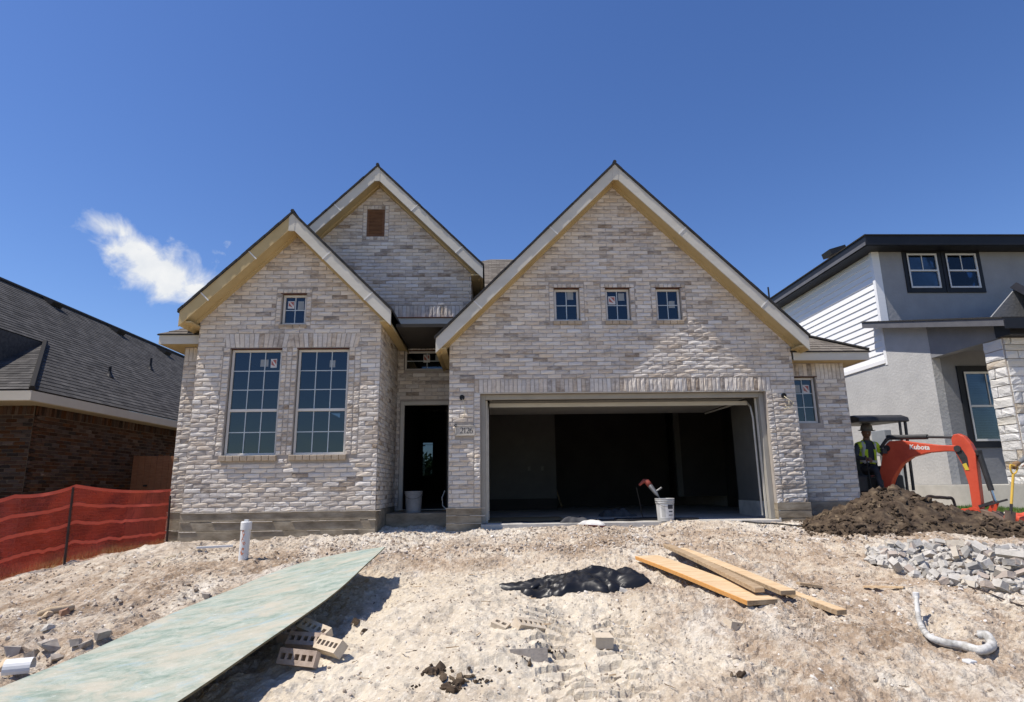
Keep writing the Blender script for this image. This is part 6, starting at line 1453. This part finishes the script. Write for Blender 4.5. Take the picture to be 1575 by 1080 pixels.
def head(mb, c, face, m_skin, m_hair, m_eye, sc=1.0):
    f = Vector(face).normalized(); up = Vector((0,0,1)); up = (up-f*up.dot(f)).normalized(); r = f.cross(up); n_u, n_v = 28, 20; vs, fs, ms = [], [], []
    for j in range(n_v+1):
        ph = math.pi*j/n_v
        for i in range(n_u):
            th = 2*math.pi*i/n_u; x, y, z = math.sin(ph)*math.cos(th), math.sin(ph)*math.sin(th), math.cos(ph)       # x = forward
            X, Y, Z = x*.098, y*.076, z*.118
            if z < -.1: Y *= 1-.28*min(1,(-z-.1)); X *= 1-.06*(-z)
            if x > .3:
                X += .022*math.exp(-(y/.16)**2)*math.exp(-((z+.14)/.17)**2)                      # nose
                X -= .010*(math.exp(-((abs(y)-.36)/.16)**2)*math.exp(-((z-.06)/.11)**2))         # eye sockets
                X += .006*math.exp(-((z-.22)/.08)**2)                                             # brow
                X -= .005*math.exp(-((z+.47)/.04)**2)*math.exp(-(y/.3)**2)                        # mouth
                X += .009*math.exp(-((z+.80)/.14)**2)*math.exp(-(y/.35)**2)                       # chin
            vs.append(Vector(c)+(f*X+r*Y+up*Z)*sc)
    for j in range(n_v):
        for i in range(n_u):
            th = 2*math.pi*(i+.5)/n_u; zc = math.cos(math.pi*(j+.5)/n_v); hair = zc > .45 or (math.cos(th) < -.1 and zc > -.35)
            mb.add([], []); fs.append((j*n_u+i, j*n_u+(i+1)%n_u, (j+1)*n_u+(i+1)%n_u, (j+1)*n_u+i)); ms.append(m_hair if hair else m_skin)
    k = len(mb.v); mb.add(vs, []); 
    for q, mm in zip(fs, ms): mb.f.append([k+t for t in q]); mb.mi.append(mm)
    for s in (-1,1):
        mb.tube([Vector(c)+(r*s*.070-up*.03)*sc, Vector(c)+(r*s*.086-f*.012)*sc, Vector(c)+(r*s*.080+up*.028-f*.008)*sc],[.011*sc,.018*sc,.010*sc],7,m_skin)
        e = Vector(c)+(f*.083+r*s*.030+up*.008)*sc; mb.tube([e-f*.004,e+f*.002,e+f*.006],[.013*sc,.012*sc,.004*sc],8,m_eye)
def person(root, joints, edges, tags, mats, hands, head_spec, vest=None):
    v, f = skin_mesh(joints, edges); mb = MB(); mb.v = [Vector(p) for p in v]; segs = [(Vector(joints[a][0]), Vector(joints[b][0]), t) for (a, b), t in zip(edges, tags)]
    for q in f:
        c = sum((v[k] for k in q), Vector())/len(q); best = None
        for a, b2, t in segs:
            ab = b2-a; u = max(0, min(1, (c-a).dot(ab)/max(1e-9, ab.length_squared))); d = (c-a-ab*u).length
            if best is None or d < best[0]: best = (d, t, u)
        mb.f.append(list(q)); mb.mi.append(best[1])
    tmp = mb.build('body_tmp', mats, root, smooth=True, fix=False); 
    vest_o = None
    if vest:
        tm_ = tmp.data; keep = [p for p in tm_.polygons if vest['ok'](p.center+base_of(root), p.material_index)]; idx = sorted({k for p in keep for k in p.vertices}); mp_ = {k: i for i, k in enumerate(idx)}
        vv = [tm_.vertices[k].co+tm_.vertices[k].normal*.014 for k in idx]; me = mesh_from('vest', vv, [[mp_[k] for k in p.vertices] for p in keep], [M_HIVIS,M_REFL], [vest['mat'](p.center+base_of(root)) for p in keep], True)
        vest_o = link(bpy.data.objects.new('vest', me), root); so = vest_o.modifiers.new('so','SOLIDIFY'); so.thickness = .006
    bpy.data.objects.remove(tmp)
    for h in hands: hand(mb, *h)
    head(mb, *head_spec)
    mb.build('body', mats, root, smooth=True, fix=False)
    return vest_o
def hard_hat(root, c, face, mat, brim=True, tilt=0.0):
    R = Matrix.Rotation(tilt,3,'X'); q = MB(); q.lathe([(.150,.0),(.155,.006),(.112,.016),(.110,.05),(.100,.095),(.072,.130),(.035,.147),(.0,.150)], c, 28, R=R); h = q.build('hard_hat', mat, root, smooth=True); MB().tube([Vector(c)+R@Vector((0,y,.150-(y/.11)**2*.055)) for y in np.linspace(-.09,.09,9)],.010,6).build('hat_ridge', mat, h, smooth=True)
# operator on the seat
ox, oy = 7.52, 12.08
op = thing('person', 'excavator operator in a hard hat and yellow-green safety vest, seated under the canopy', 'person', (ox,oy,.70))
J = {'pelvis':((ox,oy,.80),(.16,.12)),'waist':((ox,oy-.01,.95),(.145,.105)),'chest':((ox,oy-.02,1.15),(.165,.115)),'upper':((ox,oy-.01,1.30),(.13,.09)),'neck':((ox,oy-.02,1.40),(.055,.055)),'skull':((ox,oy-.04,1.50),(.06,.06)),
 'ls':((ox+.19,oy-.02,1.30),.068),'le':((ox+.30,oy-.12,1.06),.050),'lw':((ox+.34,oy-.40,1.02),.032),'rs':((ox-.19,oy-.02,1.30),.068),'re':((ox-.31,oy-.10,1.06),.050),'rw':((ox-.26,oy-.38,1.02),.032),
 'lh':((ox+.10,oy-.05,.80),.095),'lk':((ox+.15,oy-.46,.84),.068),'la':((ox+.14,oy-.52,.46),.045),'lt':((ox+.14,oy-.66,.42),.04),'rh':((ox-.10,oy-.05,.80),.095),'rk':((ox-.15,oy-.46,.84),.068),'ra':((ox-.14,oy-.52,.46),.045),'rt':((ox-.14,oy-.66,.42),.04)}
E_ = [('pelvis','waist'),('waist','chest'),('chest','upper'),('upper','neck'),('neck','skull'),('upper','ls'),('ls','le'),('le','lw'),('upper','rs'),('rs','re'),('re','rw'),('pelvis','lh'),('lh','lk'),('lk','la'),('la','lt'),('pelvis','rh'),('rh','rk'),('rk','ra'),('ra','rt')]
T_ = [2,1,1,1,0,1,1,1,1,1,1,2,2,2,5,2,2,2,5]
PM = [M_SKIN,M_SHIRT,M_JEAN,M_HAIR,M_EYE,M_BOOT]
person(op, J, E_, T_, PM, [((ox+.34,oy-.40,1.02),(.15,-1,-.15),(0,-.2,-1),1,0,1.0),((ox-.26,oy-.38,1.02),(.1,-1,-.15),(0,-.2,-1),-1,0,1.0)], ((ox,oy-.06,1.545),(.12,-1,-.28),0,3,4),
   vest={'ok': lambda c, m: m == 1 and .86 < c.z < 1.40 and abs(c.x-ox) < .205 and not (c.y < oy-.05 and abs(c.x-ox) < .035+(c.z-1.0)*.16 and c.z > 1.02), 'mat': lambda c: 1 if (abs(c.z-.99) < .028 or (c.y < oy and abs(abs(c.x-ox)-.115) < .024)) else 0})
hard_hat(op, (ox+.004,oy-.075,1.585), None, MAT('grey_hard_hat',[(.13,.125,.12),(.18,.175,.165)],5,.5,0), tilt=.16)
# shovel and the second worker, mostly outside the right edge
M_SHV = MAT('yellow_shovel_shaft', [(.55,.34,.05),(.66,.44,.08)], 5, .5, .0006, 40)
stp, sbt = Vector((8.07,9.3,.80)), Vector((7.83,9.3,-.10)); d = (sbt-stp).normalized(); sv = thing('shovel', 'yellow D-handled shovel standing upright at the right edge', 'shovel', sbt)
a = stp+d*.13; MB().cyl(a, stp+d*.60, .019, .018, n=12).build('shaft', M_SHV, sv); MB().cyl(stp+d*.59, stp+d*.74, .021, .016, n=12).build('socket', M_DKST, sv)
si = Vector((1,0,0)); si = (si-d*si.dot(d)).normalized()
MB().tube(smooth_path([a, stp+d*.10+si*.035, stp+d*.04+si*.055, stp+d*.0+si*.05],4),.013,8).tube(smooth_path([a, stp+d*.10-si*.035, stp+d*.04-si*.055, stp+d*.0-si*.05],4),.013,8).cyl(stp-si*.058,stp+si*.058,.015,n=10).build('d_grip', M_SHV, sv)
q = MB(); wv = []
for i, t in enumerate(np.linspace(.70,1.0,8)):
    for jx in np.linspace(-1,1,7):
        wd = .085 if t < .9 else .085*(1-((t-.9)/.1)**2*.55); wv.append(stp+d*t+si*jx*wd+Vector((0,1,0))*(.022*jx*jx-.01))
q.add(wv, [(i*7+j,i*7+j+1,(i+1)*7+j+1,(i+1)*7+j) for i in range(7) for j in range(6)]); bl = q.build('blade', M_MUD, sv, fix=False); bl.modifiers.new('so','SOLIDIFY').thickness = .004
wx, wy = 8.80, 9.42; gz = h1(wx, wy)
wk = thing('person', 'worker in a grey sleeve and leather glove gripping the shovel at the right edge', 'person', (wx,wy,gz))
J = {'pelvis':((wx,wy,gz+.95),(.15,.11)),'waist':((wx-.01,wy,gz+1.08),(.14,.10)),'chest':((wx-.03,wy,gz+1.26),(.16,.11)),'upper':((wx-.05,wy,gz+1.40),(.12,.09)),'neck':((wx-.06,wy,gz+1.50),(.055,.055)),'skull':((wx-.09,wy,gz+1.60),(.06,.06)),
 'rs':((wx-.06,wy-.19,gz+1.40),.066),'re':((wx-.32,wy-.16,gz+1.12),.050),'rw':((8.165,9.315,.835),.034),'ls':((wx-.04,wy+.19,gz+1.40),.066),'le':((wx-.05,wy+.27,gz+1.13),.05),'lw':((wx-.15,wy+.26,gz+.88),.032),
 'lh':((wx,wy+.10,gz+.90),.09),'lk':((wx-.05,wy+.12,gz+.50),.062),'la':((wx,wy+.13,gz+.09),.043),'lt':((wx-.15,wy+.14,gz+.045),.04),'rh':((wx,wy-.10,gz+.90),.09),'rk':((wx-.04,wy-.13,gz+.50),.062),'ra':((wx+.02,wy-.14,gz+.09),.043),'rt':((wx-.13,wy-.15,gz+.045),.04)}
PM2 = [M_SKIN,MAT('grey_sleeve',[(.11,.12,.13),(.18,.19,.20)],5,.9,.004,30),M_JEAN,M_HAIR,M_EYE,M_BOOT,M_GLOVE]
person(wk, J, E_[:5]+[('upper','rs'),('rs','re'),('re','rw'),('upper','ls'),('ls','le'),('le','lw')]+E_[11:], T_, PM2, [((8.175,9.315,.84),(-1,-.1,-.25),(-.3,0,-1),-1,6,1.35,1.15),((wx-.15,wy+.26,gz+.88),(-.3,0,-1),(-.5,-.3,0),1,0,.7)], ((wx-.11,wy,gz+1.645),(-1,-.2,-.3),0,3,4),
   vest={'ok': lambda c, m: m == 1 and gz+.98 < c.z < gz+1.48 and abs(c.y-wy) < .20 and c.x > wx-.24, 'mat': lambda c: 1 if abs(c.z-gz-1.14) < .028 else 0})
hard_hat(wk, (wx-.10,wy,gz+1.69), None, MAT('white_hard_hat',[(.6,.6,.58)],5,.5,0))
# black edging hoop on the lawn, red sock at the right edge
hp = [at_y(1411,772,10.55), at_y(1424,767,10.6), at_y(1440,765,10.7), at_y(1456,766,10.8), at_y(1466,769,10.85), at_y(1470,776,10.8)]
hp[0].z = h1(hp[0].x,hp[0].y)+.01; hp[-1].z = h1(hp[-1].x,hp[-1].y)+.01
tag(MB().tube(smooth_path(hp,8), [.018+.012*math.sin(math.pi*i/40) for i in range(41)], 8).build('edging_hoop', MAT('dark_rubber',[(.03,.022,.02),(.06,.045,.04)],5,.6,0), smooth=True), 'bent dark strip of edging arching over the lawn behind the mound', 'edging')
rp = [Vector((8.0,9.55,0)),Vector((8.35,9.5,0)),Vector((8.8,9.6,0)),Vector((9.4,9.55,0))]
for p in rp: p.z = h1(p.x,p.y)+.05
q = MB(); pth = smooth_path(rp,10); q.tube(pth,[.05+.025*math.sin(min(1,i/6)*math.pi/2)+.008*math.sin(i*1.7) for i in range(len(pth))],12); tag(q.build('fence_roll', M_BAND, smooth=True), 'red rolled-up fence fabric on the ground behind the shovel', 'fence roll')
q = MB(); pth = [p+Vector((.05,-.16,-.01)) for p in pth]; q.tube(pth,[.04+.02*math.sin(min(1,i/6)*math.pi/2)+.008*math.sin(i*1.3+1) for i in range(len(pth))],12); tag(q.build('fence_roll', M_BAND, smooth=True), 'thinner red fabric fold in front of the larger red roll, right edge', 'fence roll')
# ================================================================== SMALL STUFF ON THE GROUND
M_PEB = MAT('stone_chips', [(.26,.20,.15),(.40,.335,.265),(.52,.465,.40),(.66,.62,.57)], 1.0, .95, .003, 50, attr='tone', pos=[.2,.5,.8,1.1])
def pebbles(N, xr, yr, mask, s0, s1, seed, name, lab):
    g = np.random.default_rng(seed); x = g.uniform(*xr,N); y = yr[0]+(yr[1]-yr[0])*g.random(N)**1.15; k = mask(x,y,g); x, y = x[k], y[k]
    k = ~inside_house(x,y) & (mound_h(x,y) < .02) & ~((y > 10.05)&(x > -4.9)&(x < -1.75)) & ~((y > 10.35)&(x > -.8)&(x < 5.5)); x, y = x[k], y[k]
    S = np.clip(g.lognormal(math.log(s0),.55,len(x)),.003,s1); v, f = scatter(np.c_[x,y,hgt(x,y)+S*.25], S, g, .6, .2, .25)
    tone = np.repeat(g.uniform(-.35,.45,len(x)), len(ICO_V)); col = np.stack([tone]*3+[np.ones(len(tone))],1)
    o = link(bpy.data.objects.new(name, mesh_from(name, v, f.tolist(), M_PEB, col=col))); o['kind'] = 'stuff'; o['label'] = lab
onboard = lambda x, y: (x > -2.75)&(x < -1.05)&(y < 7.4)
pebbles(11000,(-7.6,-1.8),(2.6,10.2),lambda x,y,g: ~onboard(x,y)&((y-.36*(x+6.9)) < 9.9)&(fbm(x*.9,y*.9,3)+g.normal(0,.35,len(x)) > -.1),.0085,.032,41,'gravel','stone chips scattered over the left dirt slope')
pebbles(13000,(.8,7.5),(2.6,10.3),lambda x,y,g: (fbm(x*.8+9,y*.8,3)+g.normal(0,.35,len(x)) > -.15),.0075,.028,42,'gravel','stone chips scattered over the right side of the lot')
pebbles(7000,(-2.6,5.6),(7.6,10.3),lambda x,y,g: ~onboard(x,y)&(fbm(x*.8+9,y*.8,3)+g.normal(0,.35,len(x)) > -.2),.011,.035,43,'gravel','stone chips scattered in front of the house')
pebbles(3500,(-1.1,1.2),(2.8,7.6),lambda x,y,g: (g.random(len(x)) < .8),  .0048,.016,44,'gravel','sparse chips on the sand heap')
# stones one can pick out
M_ROCK = MAT('grey_stone', [(.24,.205,.17),(.36,.32,.275),(.48,.44,.385)], 9, .95, .004, 40); M_ROCKT = MAT('tan_stone', [(.40,.30,.19),(.54,.43,.30)], 9, .95, .004, 40)
def rock(px, py, s, lab, mat=None, name='stone', seed=0, squash=.6):
    g = np.random.default_rng(seed+int(px)); p = gp(px,py); me0 = chunk_mesh(s*1.45, s*1.15, s*.85, seed+int(px), mat or M_ROCK)
    o = link(bpy.data.objects.new(name, me0)); o.location = p+Vector((0,0,s*.32)); o.rotation_euler = (g.normal(0,.25),g.normal(0,.25),g.uniform(0,6)); return tag(o, lab, 'stone')
rock(16,1008,.07,'pale grey stone at the left edge above the white offcut'); rock(48,1014,.05,'small grey stone right of the pale stone at the left edge'); rock(74,1002,.075,'dark grey angular stone left of the green board')
rock(84,1018,.05,'small grey stone just below the dark angular stone'); rock(118,993,.05,'pale block fragment beside the edge of the green board'); rock(131,1001,.045,'grey stone touching the edge of the green board'); rock(154,986,.06,'squarish brown stone at the edge of the green board')
rock(96,948,.055,'reddish stone on the left dirt slope', MAT('reddish_stone',[(.26,.15,.10),(.36,.23,.16)],9,.95,.004,40)); rock(72,949,.05,'flat tan stone left of the reddish one', M_ROCKT); rock(10,1030,.08,'tan stone at the very left edge', M_ROCKT); rock(72,972,.05,'flat white stone on the left dirt slope', M_RUB[0])
rock(959,911,.045,'round pale stone at the right tip of the black plastic', M_RUB[0]); rock(547,965,.035,'small dark clump on the sand slope', M_SOILD,'clump'); rock(560,973,.028,'lowest small dark clump on the sand slope', M_SOILD,'clump'); rock(318,921,.05,'dark stone touching the green board midway', M_ROCK)
log = MB(); a, b_ = gp(58,951,.03), gp(112,940,.03); tag(MB().tube([a,a.lerp(b_,.3)+Vector((0,0,.01)),a.lerp(b_,.7),b_],[.02,.03,.034,.026],10).build('tan_stick', M_ROCKT, smooth=True), 'thick tan stick lying on the left dirt slope', 'stick')
# dark wet clods dropped on the sand
P = []; S = []; g = np.random.default_rng(77)
for cx, cy, n_, sp, s in ((673,1034,26,13,.016),(708,1048,16,10,.014),(700,1062,22,10,.016),(740,1052,12,12,.010),(640,1058,6,10,.008),(808,1012,10,16,.010),(776,1030,10,16,.008),(845,1003,14,14,.010),(1140,1040,6,5,.012),(1133,1040,4,4,.012)):
    for _ in range(n_):
        p = gp(cx+g.normal(0,sp), cy+g.normal(0,sp*.35)); P.append((p.x,p.y,p.z+.004)); S.append(float(np.clip(g.lognormal(math.log(s),.5),.004,.04)))
v, f = scatter(np.array(P), np.array(S), g, .7, .35); o = link(bpy.data.objects.new('mud_clods', mesh_from('mud_clods', v, f.tolist(), M_SOILD))); o['kind'] = 'stuff'; o['label'] = 'dark mud clods dropped on the pale sand'
# leaf litter and wood splinters
vs, fs = [], []; g = random.Random(5)
for _ in range(420):
    x, y = g.uniform(-5,6.5), 3+7*g.random()
    if inside_house(np.array(x),np.array(y)) or (-2.8 < x < -1.0 and y < 7.4): continue
    L, w, a = g.uniform(.03,.12), g.uniform(.003,.010), g.uniform(0,3.14); z = h1(x,y)+.008; dx, dy = math.cos(a)*L/2, math.sin(a)*L/2; k = len(vs)
    vs += [(x-dx,y-dy,z),(x+dx,y+dy,z+g.uniform(-.004,.01)),(x+dx-dy*w/L*2,y+dy+dx*w/L*2,z+.006),(x-dx-dy*w/L*2,y-dy+dx*w/L*2,z+.006)]; fs.append((k,k+1,k+2,k+3))
o = link(bpy.data.objects.new('splinters', mesh_from('splinters', vs, fs, M_PINED))); o['kind'] = 'stuff'; o['label'] = 'wood splinters and straw strewn on the dirt'
